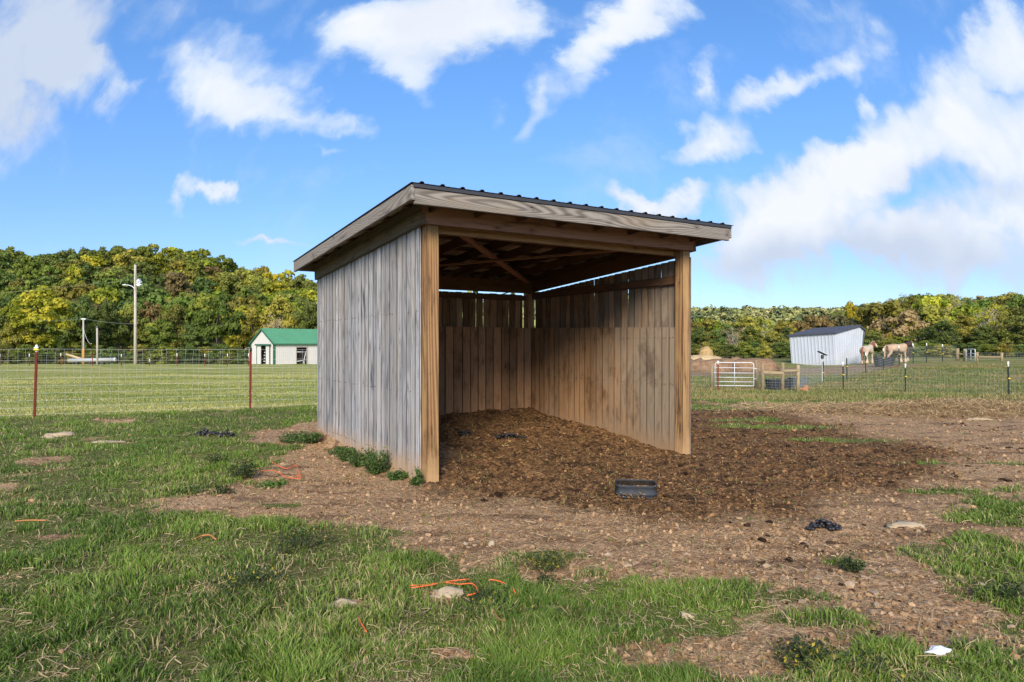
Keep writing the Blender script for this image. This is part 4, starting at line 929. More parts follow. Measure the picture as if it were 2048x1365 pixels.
p2, tp2 = pole('utility_pole', 194.8, 80, 656, .115, .10, 'short pale capped pole between the tall pole and the wired pole')
b = MB(); b.tube([(0, 0, tp2.z-p2.location.z-.02), (0, 0, tp2.z-p2.location.z+.2)], .10, 8); b.build('cap', M['tank'], p2)
p3, tp3 = pole('utility_pole', 167.3, 92, 640, .12, .10, 'wooden pole with a wire bracket on top, orange at its foot', None)
b = MB(); h3 = tp3.z-p3.location.z; b.tube([(-.35, 0, h3+.1), (0, 0, h3-.05), (.35, 0, h3+.1)], .05, 6); b.tube([(-.3, 0, h3+.12), (.3, 0, h3+.12)], .09, 6); b.build('wire_bracket', M['galv'], p3)
b = MB(); b.tube([(0, -.02, -.3), (0, -.02, 2.2)], .145, 10); b.build('foot_sleeve', flat('orange_wood', (.50, .26, .08), .8), p3)
def sagwire(a, c, sag, rad, n=14):
    return [Vector(a).lerp(Vector(c), k/n)-Vector((0, 0, sag*4*(k/n)*(1-k/n))) for k in range(n+1)]
def wire(label, a, c, sag, rad=.011, m_='wire_dim'):
    b = MB(); b.tube(sagwire(a, c, sag, rad), rad, 4); o_ = b.build('overhead_wire', M[m_]); tag(o_, label, 'wire', None)
wire('pale overhead wire running from the bracket pole toward the tall pole', tp3+Vector((.3, 0, .1)), (tp1.x-.1, 83.2, EYE+(690-648)*83/F), .15, .014)
wire('wire leaving the bracket pole to the left', tp3+Vector((-.3, 0, .1)), (tp3.x-22, 112, tp3.z+.8), .2)
wire('long thin wire climbing to the lamp arm of the tall pole', (tp1.x-.15, 82.8, EYE+(690-560)*83/F), (-75, 60, 5.2), .8, .009)
b = MB(); pts = sagwire(tp3+Vector((.05, -.1, -1.2)), tp3+Vector((1.3, -.3, -3.2)), .6, .02); b.tube(pts, .018, 4); tag(b.build('overhead_wire', M['galv']), 'loose cable drooping from the wooden bracket pole', 'wire')
# long pale trough of material lying beyond the far fence, and the bank of dry soil above it
x, y = at_px(196, 84.5); z0 = gz1(x, y)
pt = empty('long_tank', (x, y, z0), 0, 'long low pale tank lying on its side beyond the far fence', 'tank')
b = MB(); zc = EYE+(690-719.5)*84.5/F-z0; b.tube([(-3.9, .4, zc-.12), (2.1, 0, zc)], .24, 12); b.build('body', M['litter'], pt)
for k in (-2.6, -1.0, .6): b = MB(); b.box((k, .15, zc/2-.3), (.2, .5, zc)); b.build('saddle', M['tank_dark'], pt)
b = MB(); b.tube([(2.1, 0, zc), (2.2, 0, zc)], .27, 12); b.build('end_cap', M['wire'], pt)
lg = MB(); xa, ya = at_px(133, 96); xb, yb = at_px(166, 95); lg.tube([(xa, ya, EYE+(690-709)*96/F), (xb, yb, EYE+(690-719)*95/F)], .16, 8); tag(lg.build('fallen_log', flat('dry_log', (.50, .38, .20), .9)), 'pale log leaning down behind the far fence by the bracket pole', 'log')

# ------------------------------------------------------------------ stock tanks and feed pan
def stock_tank(name, x, y, rz, L, Wd, H, mat, label, z=None, ribs=8, taper=.86):
    o_ = empty(name, (x, y, gz1(x, y) if z is None else z), rz, label, 'stock tank'); b = MB(); n = 28
    def ring(s, zz, q=4.0):
        r_ = []
        for k in range(n):
            t = 2*math.pi*k/n; c, s2 = math.cos(t), math.sin(t); e = (abs(c)**q+abs(s2)**q)**(-1/q); r_.append(Vector((c*e*L/2*s, s2*e*Wd/2*s, zz)))
        return r_
    prof_ = [(taper, 0), (taper+.01, .03*H), ((taper+1)/2-.02, .45*H), ((taper+1)/2+.01, .47*H), ((taper+1)/2+.01, .55*H), (.965, .90*H), (1.02, .91*H), (1.03, H), (.98, H), (.95, .92*H), (taper-.06, .12*H)]
    vs = []; fs = []
    for s, zz in prof_: vs += ring(s, zz)
    for i in range(len(prof_)-1):
        for k in range(n): k2 = (k+1) % n; fs.append([i*n+k, i*n+k2, (i+1)*n+k2, (i+1)*n+k])
    fs.append(list(range(n))[::-1]); m_ = len(prof_)-1; fs.append([m_*n+k for k in range(n)])
    b._add(vs, fs, [[(0, 0)]*len(f) for f in fs], .5); bd = b.build('basin', M[mat], o_)
    for k in range(ribs):
        t = (k+.5)/ribs; xx = (t-.5)*L*.84
        for sy in (-1, 1):
            b = MB(); b.board((xx*taper, sy*Wd/2*(taper+.015), .03*H), (xx*.97, sy*Wd/2*.985, .88*H), X, L*.03, Wd*.03); b.build('rib', M[mat], bd)
    return o_
x, y = at_px(1768, 49.2); stock_tank('stock_tank', x, y, .15, 1.38, .85, .66, 'tank_dark', 'dark ribbed rubber water tank standing next to the tan horse', gz1(x, y)-.02)
x, y = at_px(1557, 35.6); stock_tank('stock_tank', x, y, -.05, 1.32, .8, .52, 'black_rubber', 'black stock tank behind the wooden corner posts', None, 9)
x, y = at_px(1596, 36.6); stock_tank('stock_tank', x, y, .1, 1.0, .8, .56, 'tank', 'grey stock tank behind the last wooden corner post', None, 6)
# feed pan half buried in the bedding
px0, py0 = 1.235, 6.82; z0 = surf1(px0, py0)
fp = empty('feed_pan', (px0, py0, z0-.035), -.12, 'black rectangular rubber feed pan half sunk in the brown bedding', 'feed pan')
b = MB(); n = 40
def rr_ring(L, Wd, zz, q=5.0, ox=0):
    out = []
    for k in range(n):
        t = 2*math.pi*k/n; c, s2 = math.cos(t), math.sin(t); e = (abs(c)**q+abs(s2)**q)**(-1/q); out.append(Vector((c*e*L/2+ox, s2*e*Wd/2, zz)))
    return out
pr = [(.355, .27, 0), (.385, .30, .012), (.395, .31, .05), (.41, .325, .056), (.41, .325, .068), (.385, .30, .074), (.395, .31, .125), (.405, .32, .130), (.408, .324, .146), (.398, .314, .152), (.385, .30, .150), (.378, .293, .142), (.365, .28, .07), (.352, .268, .066), (.335, .25, .02)]
vs = []; fs = []
for L, Wd, zz_ in pr: vs += rr_ring(L, Wd, zz_)
for i in range(len(pr)-1):
    for k in range(n): k2 = (k+1) % n; fs.append([i*n+k, i*n+k2, (i+1)*n+k2, (i+1)*n+k])
fs.append(list(range(n))[::-1]); m_ = len(pr)-1; fs.append([m_*n+k for k in range(n)])
b._add(vs, fs, [[(0, 0)]*len(f) for f in fs], .5, True); b.mi = [1 if i >= 11*n and i != len(fs)-2 else 0 for i in range(len(fs))]; b.build('pan', [M['black_rubber'], flat('shaded_dirty_rubber', (.022, .017, .013), .9, 0, .1, .5, 30)], fp)  # pan inside: brown dirt, plus the hollow's shade darkened into the colour
b = MB()
for sx_ in (-.12, 0, .12): b.tube([(sx_-.03, -.165, .035), (sx_+.03, -.165, .035)], .010, 8)
b.build('grip', M['black_rubber'], fp)
V_ = []; T_ = []
for k in range(260):
    s = random.uniform(.003, .010); side_ = random.random()
    if side_ < .6: c = Vector((random.uniform(-.16, .16), random.uniform(-.12, .12), .022+s*.3))
    elif side_ < .85: c = Vector((random.uniform(-.22, .08), -.155-abs(random.gauss(0, .02)), .035+random.uniform(0, .05)))
    else: c = Vector((random.uniform(-.18, .18), random.choice((-.157, .157)), .151))
    base = len(V_)*len(IV) if False else len(T_)*0
    V_.append(IV*np.array([s, s, s*.6])*(1+.3*RNG.uniform(-1, 1, (len(IV), 1)))+np.array(c[:])); T_.append(IF+len(IV)*(len(V_)-1))
me = np_mesh('bedding_crumbs', np.concatenate(V_), faces_tri=np.concatenate(T_), attrs={'col': np.repeat(np.array([.35, .22, .11])*RNG.uniform(.4, 1.2, (len(V_), 1)), len(IV), 0)})
link('bedding_crumbs', me, fp, M['clod'])

# ------------------------------------------------------------------ dung, stones, twine
def dung(x, y, rx, ry, n, s, label):
    z0 = surf1(x, y); o_ = empty('dung_pile', (x, y, z0), 0, label, 'dung pile')
    Vv = []; Tt = []; v2, f2 = ico(2); rg = np.random.default_rng(int(abs(x*1000)))
    for k in range(n):
        a = rg.uniform(0, 6.28); q = rg.uniform(0, 1)**.8; cx, cy = math.cos(a)*rx*q, math.sin(a)*ry*q; hz_ = max(0, (1-q))*s*rg.uniform(0, 3.0)
        r = np.array([s*rg.uniform(.8, 1.3), s*rg.uniform(.7, 1.), s*rg.uniform(.6, .85)]); v = v2*r*(1+.12*rg.uniform(-1, 1, (len(v2), 1))); t = rg.uniform(0, 6.28); c_, s_2 = math.cos(t), math.sin(t)
        v = np.stack([v[:, 0]*c_-v[:, 1]*s_2, v[:, 0]*s_2+v[:, 1]*c_, v[:, 2]], 1)+np.array([cx, cy, s*.5+hz_]); Vv.append(v); Tt.append(f2+len(v2)*k)
    me = np_mesh('droppings', np.concatenate(Vv), faces_tri=np.concatenate(Tt), smooth=True); link('droppings', me, o_, M['dung'])
x, y = px2w(1645, 1058); dung(x, y, .17, .10, 46, .021, 'fresh black horse droppings on the open dirt at right')
for (dxx, dyy) in ((-.175, -.06), (.03, -.17), (-.19, .22)): pass
dung(-.05, 9.75, .24, .13, 40, .026, 'black horse droppings on the bedding in the middle of the shelter')
dung(-.68, 9.9, .16, .10, 18, .026, 'smaller dark droppings inside the shelter behind the front post')
x, y = px2w(412, 868); dung(x, y, .22, .12, 26, .035, 'dark dung heap in the grass left of the shelter, the farther one')
x, y = px2w(455, 870); dung(x, y, .16, .12, 20, .03, 'dark dung heap in the grass nearest the shelter corner')
def stone(px, py, w_, h_, label, mat='stone', d=None, seed=0, cat='stone', el=.6):
    x, y = px2w(px, py, d); v, f = ico(3); rg = np.random.default_rng(seed+5)
    nz = (fbm(v[:, 0]*1+v[:, 2]*2+9*seed, v[:, 1]+3, 1.6, 3, seed)-.5)
    v = v*(1+nz[:, None]*1.6)*np.array([w_/2, w_/2*el, h_]); v[:, 2] = np.where(v[:, 2] < 0, v[:, 2]*.4, v[:, 2])
    zs = gz1(x, y) if y > 24 else surf1(x, y)
    me = np_mesh(cat.replace(' ', '_'), v, faces_tri=f, smooth=True); o_ = link(cat.replace(' ', '_'), me, None, M[mat]); o_.location = (x, y, zs-.005); o_.rotation_euler[2] = rg.uniform(-.4, .4); tag(o_, label, cat)
stone(1815, 1054, .29, .035, 'smooth pale flat stone in the dirt right of the dung', seed=1, el=.45)
stone(893, 1194, .20, .045, 'pale rounded rock under the orange twine', seed=2)
stone(686, 1212, .16, .035, 'pale rock sunk in the grass left of the twine', seed=3)
stone(215, 884, .42, .03, 'flat pale slab in the grass below the red fence post', seed=4, el=.4)
stone(120, 871, .46, .06, 'lumpy pale stone in the grass at the far left', seed=5, el=.5)
stone(98, 874, .2, .05, 'small pale stone beside the lumpy one at far left', seed=6)
stone(982, 1093, .055, .03, 'small pale pebble in the dirt above the weed', seed=7, el=.9)
stone(930, 1090, .05, .02, 'flat little pebble left of the pale pebble', seed=8)
stone(1608, 777.5, .55, .26, 'reddish rock at the foot of the last wooden corner post', 'red_stone', 33.6, 9, el=.7)
stone(1960, 1170, .07, .02, 'flat pale stone on the grass edge at far right', seed=12)
stone(1375, 1235, .07, .03, 'tan mud lump in the foreground grass below the dirt', seed=13)
stone(1955, 840, .50, .05, 'pale grey slab in front of the old hay', seed=14, el=.4)
def twine(pts, label, mat='twine', rad=.0035, lift=.03):
    b = MB(); q = []
    for px, py in pts:
        x, y = px2w(px, py); q.append(Vector((x, y, surf1(x, y)+lift+random.uniform(0, .02))))
    # smooth through the points
    out = []
    for i in range(len(q)-1):
        p0, p1_, p2_, p3_ = q[max(i-1, 0)], q[i], q[i+1], q[min(i+2, len(q)-1)]
        for k in range(6):
            t = k/6; out.append(.5*((2*p1_)+(-p0+p2_)*t+(2*p0-5*p1_+4*p2_-p3_)*t*t+(-p0+3*p1_-3*p2_+p3_)*t**3))
    out.append(q[-1]); b.tube(out, rad, 6); tag(b.build('twine', M[mat]), label, 'twine')
twine([(820,1188),(868,1180),(905,1174),(938,1170)], 'orange baling twine, the straight upper strand over the pale rock')
twine([(822,1190),(862,1186),(890,1177),(918,1183),(945,1182),(956,1193),(950,1199),(934,1202)], 'orange baling twine looping over the pale rock to a frayed knot')
twine([(978,1174),(995,1176),(1013,1184)], 'short orange twine piece in the grass right of the rock')
twine([(1026,1195),(1033,1203),(1037,1211)], 'tiny orange twine end beyond the short piece')
twine([(717,1252),(723,1262),(733,1280)], 'orange twine scrap standing in the foreground grass at left')
twine([(543,930),(560,941),(575,943),(592,939),(596,949),(601,957)], 'orange twine tangle by the bush, upper strand', lift=.03)
twine([(520,952),(548,948),(572,961),(601,962),(590,955)], 'orange twine tangle by the bush, lower strand', lift=.025)
twine([(390,1086),(404,1080),(420,1081),(432,1091)], 'rusty orange hooked twine in the grass at left', 'twine_tan', .006)
twine([(30,1052),(60,1049),(92,1051)], 'brown twine lying in the grass at the far left', 'twine_tan', .006)
twine([(978,1213),(985,1232),(998,1252),(1010,1262)], 'thin bent yellowish stalk in the foreground grass', 'twine_tan', .003, .04)
b = MB(); x, y = px2w(1880, 1313); z0 = surf1(x, y)
v, f = ico(2); v = v*np.array([.05, .022, .014])*(1+2.2*(fbm(v[:, 0]*3+5, v[:, 1]*3+v[:, 2]*2, 2, 3, 3)-.5)[:, None]); me = np_mesh('plastic_scrap', v, faces_tri=f); o_ = link('plastic_scrap', me, None, M['galv']); o_.location = (x, y, z0+.03); tag(o_, 'crumpled whitish plastic scrap in the grass at lower right', 'litter')
# dirty hay mound behind the gate
x, y = at_px(1412, 56.); v, f = ico(4); v = v[:, :]; r_ = np.hypot(v[:, 0], v[:, 1])
v = v*np.array([.62, .6, .95])*(1+.35*(fbm(v[:, 0]*2+5, v[:, 1]*2+v[:, 2]*2, 2, 4, 8)-.5)[:, None]); me = np_mesh('hay_mound', v, faces_tri=f, smooth=True)
hb = link('hay_mound', me, None, flat('old_hay', (.36, .25, .12), .95, 0, .1, .4, 6, .8)); hb.location = (x, y, gz1(x, y)+.55); tag(hb, 'tan haystack lump rising behind the metal gate', 'haystack')
v, f = ico(4); v = v*np.array([1.6, 1.2, .38])*(1+.4*(fbm(v[:, 0]*2, v[:, 1]*2+9, 2, 4, 18)-.5)[:, None]); me = np_mesh('straw_heap', v, faces_tri=f, smooth=True)
o_ = link('straw_heap', me, None, flat('pale_straw', (.48, .36, .20), .95, 0, .1, .3, 6, .8)); o_.location = (x-.3, y-.2, gz1(x, y)+.42); tag(o_, 'low spread of pale straw around the haystack', 'straw heap')
V_ = []; T_ = []; rg = np.random.default_rng(5); v2, f2 = ico(3)
for k in range(9):
    px = 1330+k*24; d = 50+rg.uniform(-1, 1.5); xx, yy_ = at_px(px, d); vv = v2*np.array([1.3, .9, .75])*(1+.6*(fbm(v2[:, 0]*2+k, v2[:, 1]*2+v2[:, 2], 2, 4, k)-.5)[:, None]); V_.append(vv+np.array([xx, yy_, float(gz1(xx, yy_))+.1])); T_.append(f2+len(v2)*k)
me = np_mesh('dirt_bank', np.concatenate(V_), faces_tri=np.concatenate(T_), smooth=True); tag(link('dirt_bank', me, None, flat('bank_soil', (.24, .155, .095), .95, 0, .1, .45, 5, 1.)), 'bank of reddish brown soil heaped behind the gate', None, None, 'structure')
# ------------------------------------------------------------------ trees
def leaf_mat(name, c1, c2, c3=None):
    m, g, p, o = new_mat(name)
    a = g.attr('tone'); oi = g.n.new('ShaderNodeObjectInfo'); rnd = oi.outputs['Random']
    col = g.mix(a, c1, c2)
    if c3: col = g.mix(g.math('MULTIPLY', g.ss(g.math('ADD', a, g.math('MULTIPLY', rnd, .6)), .8, 1.3), .9), col, c3)
    k = g.math('MULTIPLY_ADD', rnd, .5, .75); r2 = g.math('FRACT', g.math('MULTIPLY', rnd, 7.7))
    col = g.mix(1.0, col, g.comb(g.math('MULTIPLY', k, g.math('MULTIPLY_ADD', r2, .35, .85)), k, g.math('MULTIPLY', k, g.math('MULTIPLY_ADD', r2, -.2, 1.05))), 'MULTIPLY')
    g.set(p.inputs['Base Color'], col); p.inputs['Roughness'].default_value = .6; p.inputs['Specular IOR Level'].default_value = .2
    tr = g.n.new('ShaderNodeBsdfTranslucent'); g.l.new(col, tr.inputs[0]); mx = g.n.new('ShaderNodeMixShader'); mx.inputs[0].default_value = .36
    g.l.new(p.outputs[0], mx.inputs[1]); g.l.new(tr.outputs[0], mx.inputs[2]); g.l.new(mx.outputs[0], o.inputs[0]); return m
LM_ = {
 'dark': leaf_mat('dark_green_leaves', (.09, .125, .032), (.20, .26, .06)),
 'green': leaf_mat('green_leaves', (.11, .155, .028), (.24, .31, .055)),
 'olive': leaf_mat('olive_leaves', (.155, .165, .038), (.32, .335, .07), (.38, .36, .06)),
 'lime': leaf_mat('yellow_green_leaves', (.14, .185, .018), (.37, .44, .05), (.50, .50, .06)),
 'yellow': leaf_mat('yellow_leaves', (.26, .24, .02), (.50, .46, .045), (.56, .46, .04)),
 'brown': leaf_mat('brown_leaves', (.13, .105, .04), (.29, .235, .10)),
 'tan': leaf_mat('tan_leaves', (.24, .205, .10), (.48, .43, .235)),
 'far': leaf_mat('distant_leaves', (.06, .085, .045), (.16, .18, .075)),
}
M['bark'] = flat('tree_bark', (.12, .10, .08), .9, 0, .1, .3, 4)
M['pale_bark'] = flat('pale_tree_bark', (.42, .38, .31), .9, 0, .1, .25, 4)
def leaf_cloud(rg, centers, radii, n, size, squash=.8):
    """quads spread over the shells of many small clumps"""
    w_ = radii**2; li = rg.choice(len(centers), n, p=w_/w_.sum())
    d = rg.normal(0, 1, (n, 3)); d /= np.linalg.norm(d, axis=1)[:, None]; d[:, 2] = np.where(d[:, 2] < -.3, -d[:, 2]*.6, d[:, 2])
    rr_ = rg.uniform(.55, 1.08, n)
    c = centers[li]+d*radii[li][:, None]*rr_[:, None]*np.array([1, 1, squash])
    nrm = d+rg.normal(0, .45, (n, 3)); nrm /= np.linalg.norm(nrm, axis=1)[:, None]
    t = np.cross(nrm, rg.normal(0, 1, (n, 3))); t /= np.linalg.norm(t, axis=1)[:, None]+1e-9; b_ = np.cross(nrm, t)
    s = size*rg.uniform(.5, 1.5, n)[:, None]
    V = np.stack([c-t*s-b_*s*.5, c+t*s*.2-b_*s*.8, c+t*s+b_*s*.4, c-t*s*.3+b_*s*.9], 1)
    lob = rg.uniform(0, 1, len(centers)); tone = np.clip(.55*lob[li]+rg.uniform(-.05, .5, n), 0, 1)
    return V.reshape(-1, 3), np.arange(n*4).reshape(-1, 4), np.repeat(tone, 4)
def crown(name, seed, nl, n, size, zlo=.25, wide=.42, kind='round', lobe=.14):
    rg = np.random.default_rng(seed); c = []; r = []
    while len(c) < nl:
        p_ = rg.uniform(-1, 1, 3); q = np.linalg.norm(p_)
        if q > 1 or q < .25: continue
        z = (p_[2]+1)/2
        wd = {'round': math.sqrt(max(.05, 1-(2*z-.9)**2*.9)), 'cone': (1.05-z*.75), 'vase': .45+.65*z, 'bush': math.sqrt(max(.1, 1-z*z*.8))}[kind]
        c.append((p_[0]*wide*wd*1.0, p_[1]*wide*wd*1.0, zlo+(.93-zlo)*z)); r.append(lobe*rg.uniform(.6, 1.35))
    V, Q, tone = leaf_cloud(rg, np.array(c), np.array(r), n, size)
    return np_mesh(name, V, faces_quad=Q, attrs={'tone': tone}), np.array(c)
def limbs(name, seed, cents, rad=.022, zlo=.2, nb=9, mat='bark', depth=1):
    rg = random.Random(seed); b = MB(); top = Vector((rg.uniform(-.03, .03), rg.uniform(-.03, .03), .72))
    pts = [Vector((0, 0, -.04)), Vector((rg.uniform(-.01, .01), 0, .2)), Vector((rg.uniform(-.02, .02), rg.uniform(-.02, .02), .45)), top]
    b.tube(pts, [rad*1.25, rad, rad*.7, rad*.3], 7)
    for k in range(nb):
        t = rg.uniform(.25, .9); s = pts[1].lerp(top, t); e = Vector(cents[rg.randrange(len(cents))]); m_ = s.lerp(e, .5)+Vector((0, 0, .04))
        b.tube([s, m_, e], [rad*.45, rad*.3, rad*.1], 5)
        for _ in range(depth*3):
            q = s.lerp(e, rg.uniform(.4, .95)); e2 = q+Vector((rg.gauss(0, .07), rg.gauss(0, .07), rg.uniform(.02, .13))); b.tube([q, q.lerp(e2, .5)+Vector((rg.gauss(0, .008), rg.gauss(0, .008), 0)), e2], [rad*.16, rad*.11, rad*.04], 3)
    me_o = b.build(name, M[mat]); me = me_o.data; bpy.data.objects.remove(me_o); return me
SHAPES = {}
for k in range(5):
    cm, cs = crown('crown', 100+k, 46, 6500, .0165, .18, .40, 'round', .105); SHAPES['big%d' % k] = (cm, limbs('trunk', k, cs))
for k in range(4):
    cm, cs = crown('crown', 200+k, 40, 5200, .021, .02, .55, 'bush', .14); SHAPES['bush%d' % k] = (cm, limbs('trunk', 20+k, cs, .02))
for k in range(6):
    cm, cs = crown('crown', 300+k, 26, 2000, .032, .15, .44, 'round', .14); SHAPES['hill%d' % k] = (cm, limbs('trunk', 40+k, cs, .02, nb=4, depth=0))
for k in range(3):
    cm, cs = crown('crown', 400+k, 40, 1500, .013, .25, .42, 'vase', .11); SHAPES['bare%d' % k] = (cm, limbs('trunk', 60+k, cs, .02, nb=26, depth=3, mat='pale_bark'))
for k in range(2):
    cm, cs = crown('crown', 500+k, 30, 4200, .018, .05, .26, 'cone', .11); SHAPES['cone%d' % k] = (cm, limbs('trunk', 80+k, cs, .02))
for cm, tm in SHAPES.values(): cm.materials.append(LM_['green'])
NTREE = 0
def tree(shape, mat, x, y, h, wid, label, cat='tree', group=None, z=None, whole=True, name='broadleaf_tree'):
    global NTREE; NTREE += 1
    cm, tm = SHAPES[shape]
    o_ = empty(name, (x, y, (gz1(x, y) if z is None else z)), random.uniform(0, 6.28), label, cat, group); o_.scale = (wid, wid, h)
    c = bpy.data.objects.new('crown', cm); COL.objects.link(c); c.parent = o_; c.material_slots[0].link = 'OBJECT'; c.material_slots[0].material = LM_[mat]
    t = bpy.data.objects.new('trunk', tm); COL.objects.link(t); t.parent = o_
    return o_
def tree_px(shape, mat, px, d, top, wpx, label, **k):
    """px: photo column the tree stands at, d its distance, top the photo row of its top, wpx its width in the photo"""
    x, y = at_px(px, d); z0 = gz1(x, y); h = EYE+(690-top)*d/F-z0; return tree(shape, mat, x, y, h, wpx*d/F/.95, label, **k)
# near row at the left
L1 = [('big0', 'lime', 85, 112, 574, 150, 'broad yellow-green tree left of the bracket pole, tallest of its row', {}),
 ('big3', 'olive', -15, 116, 600, 110, 'olive tree cut by the left edge of the photo', {}),
 ('big1', 'olive', 33, 110, 632, 75, 'lower olive tree at the left foot of the broad yellow-green tree', {}),
 ('big2', 'lime', 28, 124, 598, 80, 'yellow-green tree peeping out behind the broad one at far left', {}),
 ('big1', 'dark', 165, 128, 588, 80, 'dark green tree just right of the broad yellow-green tree', {}),
 ('big4', 'dark', 212, 124, 596, 78, 'dark tree between the short pole and the tall pole', {}),
 ('big2', 'olive', 258, 130, 606, 80, 'olive tree right behind the tall lamp pole', {}),
 ('big3', 'brown', 300, 134, 590, 80, 'brownish tree a little right of the tall lamp pole', {}),
 ('big0', 'green', 322, 116, 638, 80, 'mid green low tree right of the tall lamp pole', {}),
 ('big4', 'olive', 352, 128, 606, 70, 'olive brown tree left of the rounded green tree', {}),
 ('big1', 'green', 440, 112, 580, 105, 'tall rounded green tree left of the white barn', {}),
 ('big2', 'dark', 392, 118, 640, 70, 'dark low tree at the foot of the rounded green tree', {}),
 ('big3', 'olive', 505, 124, 604, 85, 'olive tree above the barn gable', {}),
 ('big0', 'olive', 560, 118, 592, 95, 'wide olive tree behind the green barn roof', {}),
 ('big4', 'dark', 615, 116, 600, 80, 'dark olive tree behind the barn roof next to the shelter', {}),
 ('bare0', 'tan', 548, 112, 622, 60, 'thin bare-limbed tree above the barn ridge', {}),
 ('big2', 'olive', 655, 116, 600, 80, 'tree hidden behind the shelter corner beyond the barn', {})]
for s, m_, px, d, tp, wp, lb, kw_ in L1: tree_px(s, m_, px, d, tp, wp, lb)
BU = 'bushes along the edge of the wood at the left'
for i, px in enumerate(range(-20, 500, 27)):
    tree_px('bush%d' % (i % 4), ['dark', 'olive', 'dark', 'green', 'dark'][i % 5], px+random.uniform(-6, 6), random.uniform(100, 106), random.uniform(682, 700), random.uniform(38, 56), 'low dark bush at the foot of the left tree row', cat='bush', group=BU, name='bush')
# hillside at the left, individual crowns
HL = 'trees covering the left hillside'
rg = random.Random(5)
def hill_mat(px, f, d):
    r_ = rg.random()
    sunny = (px > 300)*.25 + .55*f  # sunlight on the hill put into leaf colour: more lime and yellow uphill
    if px < 110: return 'dark' if r_ < .45 else 'green' if r_ < .7 else 'olive'
    if px > 500: sunny += .2
    if r_ < sunny*.60: return 'lime'
    if r_ < sunny*.67: return 'yellow'
    if r_ < sunny*.95+.10: return 'olive'
    if r_ < sunny*.98+.14: return 'brown'
    return 'green' if rg.random() < .6 else 'dark'
HLB = {'lime': 'yellow-green autumn tree on the left hillside', 'yellow': 'golden yellow tree on the left hillside', 'olive': 'olive green tree on the left hillside', 'brown': 'brownish tree on the left hillside', 'green': 'mid green tree on the left hillside', 'dark': 'dark green tree on the left hillside', 'tan': 'pale tan tree on the left hillside'}
rows = [(140, 15), (158, 15), (178, 16), (198, 16), (220, 17), (242, 18), (264, 18), (288, 19), (312, 20), (336, 22)]
for ri, (d, n) in enumerate(rows):
    for k in range(n):
        px = -40+(k+rg.uniform(.15, .85))*(740/n); dd = d+rg.uniform(-9, 9); x, y = at_px(px, dd); h = rg.uniform(9.5, 14) if d < 330 else rg.uniform(8.5, 15)
        m_ = hill_mat(px, (d-140)/200, d); tree('hill%d' % rg.randrange(6), m_, x, y, h, rg.uniform(9, 13.5), HLB[m_], group=HL)
# near rows at the right
R1 = [('big0', 'dark', 1400, 92, 655, 75, 'dark bushy tree just right of the shelter post'), ('big1', 'olive', 1395, 100, 640, 60, 'olive tree beside the shelter, second from its post'),
 ('big3', 'dark', 1452, 98, 640, 62, 'dark tree left of the pale bare tree'), ('bare1', 'tan', 1466, 90, 652, 60, 'pale thin bare tree above the haystack'),
 ('big4', 'green', 1500, 94, 652, 60, 'green tree above the gate'), ('big2', 'olive', 1545, 92, 660, 66, 'olive tree left of the white metal shed'), ('big1', 'dark', 1578, 98, 652, 60, 'dark tree touching the left side of the white metal shed'),
 ('big0', 'dark', 1620, 100, 662, 60, 'dark tree hidden behind the white metal shed'), ('big2', 'dark', 1750, 84, 662, 70, 'dark green tree right behind the metal shed'),
 ('big3', 'green', 1795, 86, 668, 60, 'green tree above the tan horse'), ('big1', 'dark', 1838, 88, 656, 66, 'dark tree right of the tan horse'),
 ('big4', 'dark', 1885, 84, 640, 80, 'dark olive tree above the fence crest'), ('big0', 'olive', 1925, 88, 628, 80, 'olive tree above the small far gate'),
 ('big2', 'dark', 1968, 84, 650, 70, 'dark tree above the far wooden rail'), ('big1', 'olive', 2005, 86, 625, 80, 'big olive tree near the right edge'), ('big3', 'dark', 2045, 82, 618, 90, 'dark tree cut by the right edge of the photo'),
 ('big4', 'olive', 2095, 84, 620, 90, 'olive tree just outside the right edge')]
for s, m_, px, d, tp, wp, lb in R1: tree_px(s, m_, px, d, tp, wp, lb)
for i, px in enumerate(range(1388, 2110, 24)):
    tree_px('bush%d' % (i % 4), ['dark', 'olive', 'dark', 'dark', 'green'][i % 5], px+random.uniform(-6, 6), random.uniform(74, 80), random.uniform(678, 690), random.uniform(34, 50), 'low dark bush along the wood edge at the right', cat='bush', group='bushes along the edge of the wood at the right', name='bush')
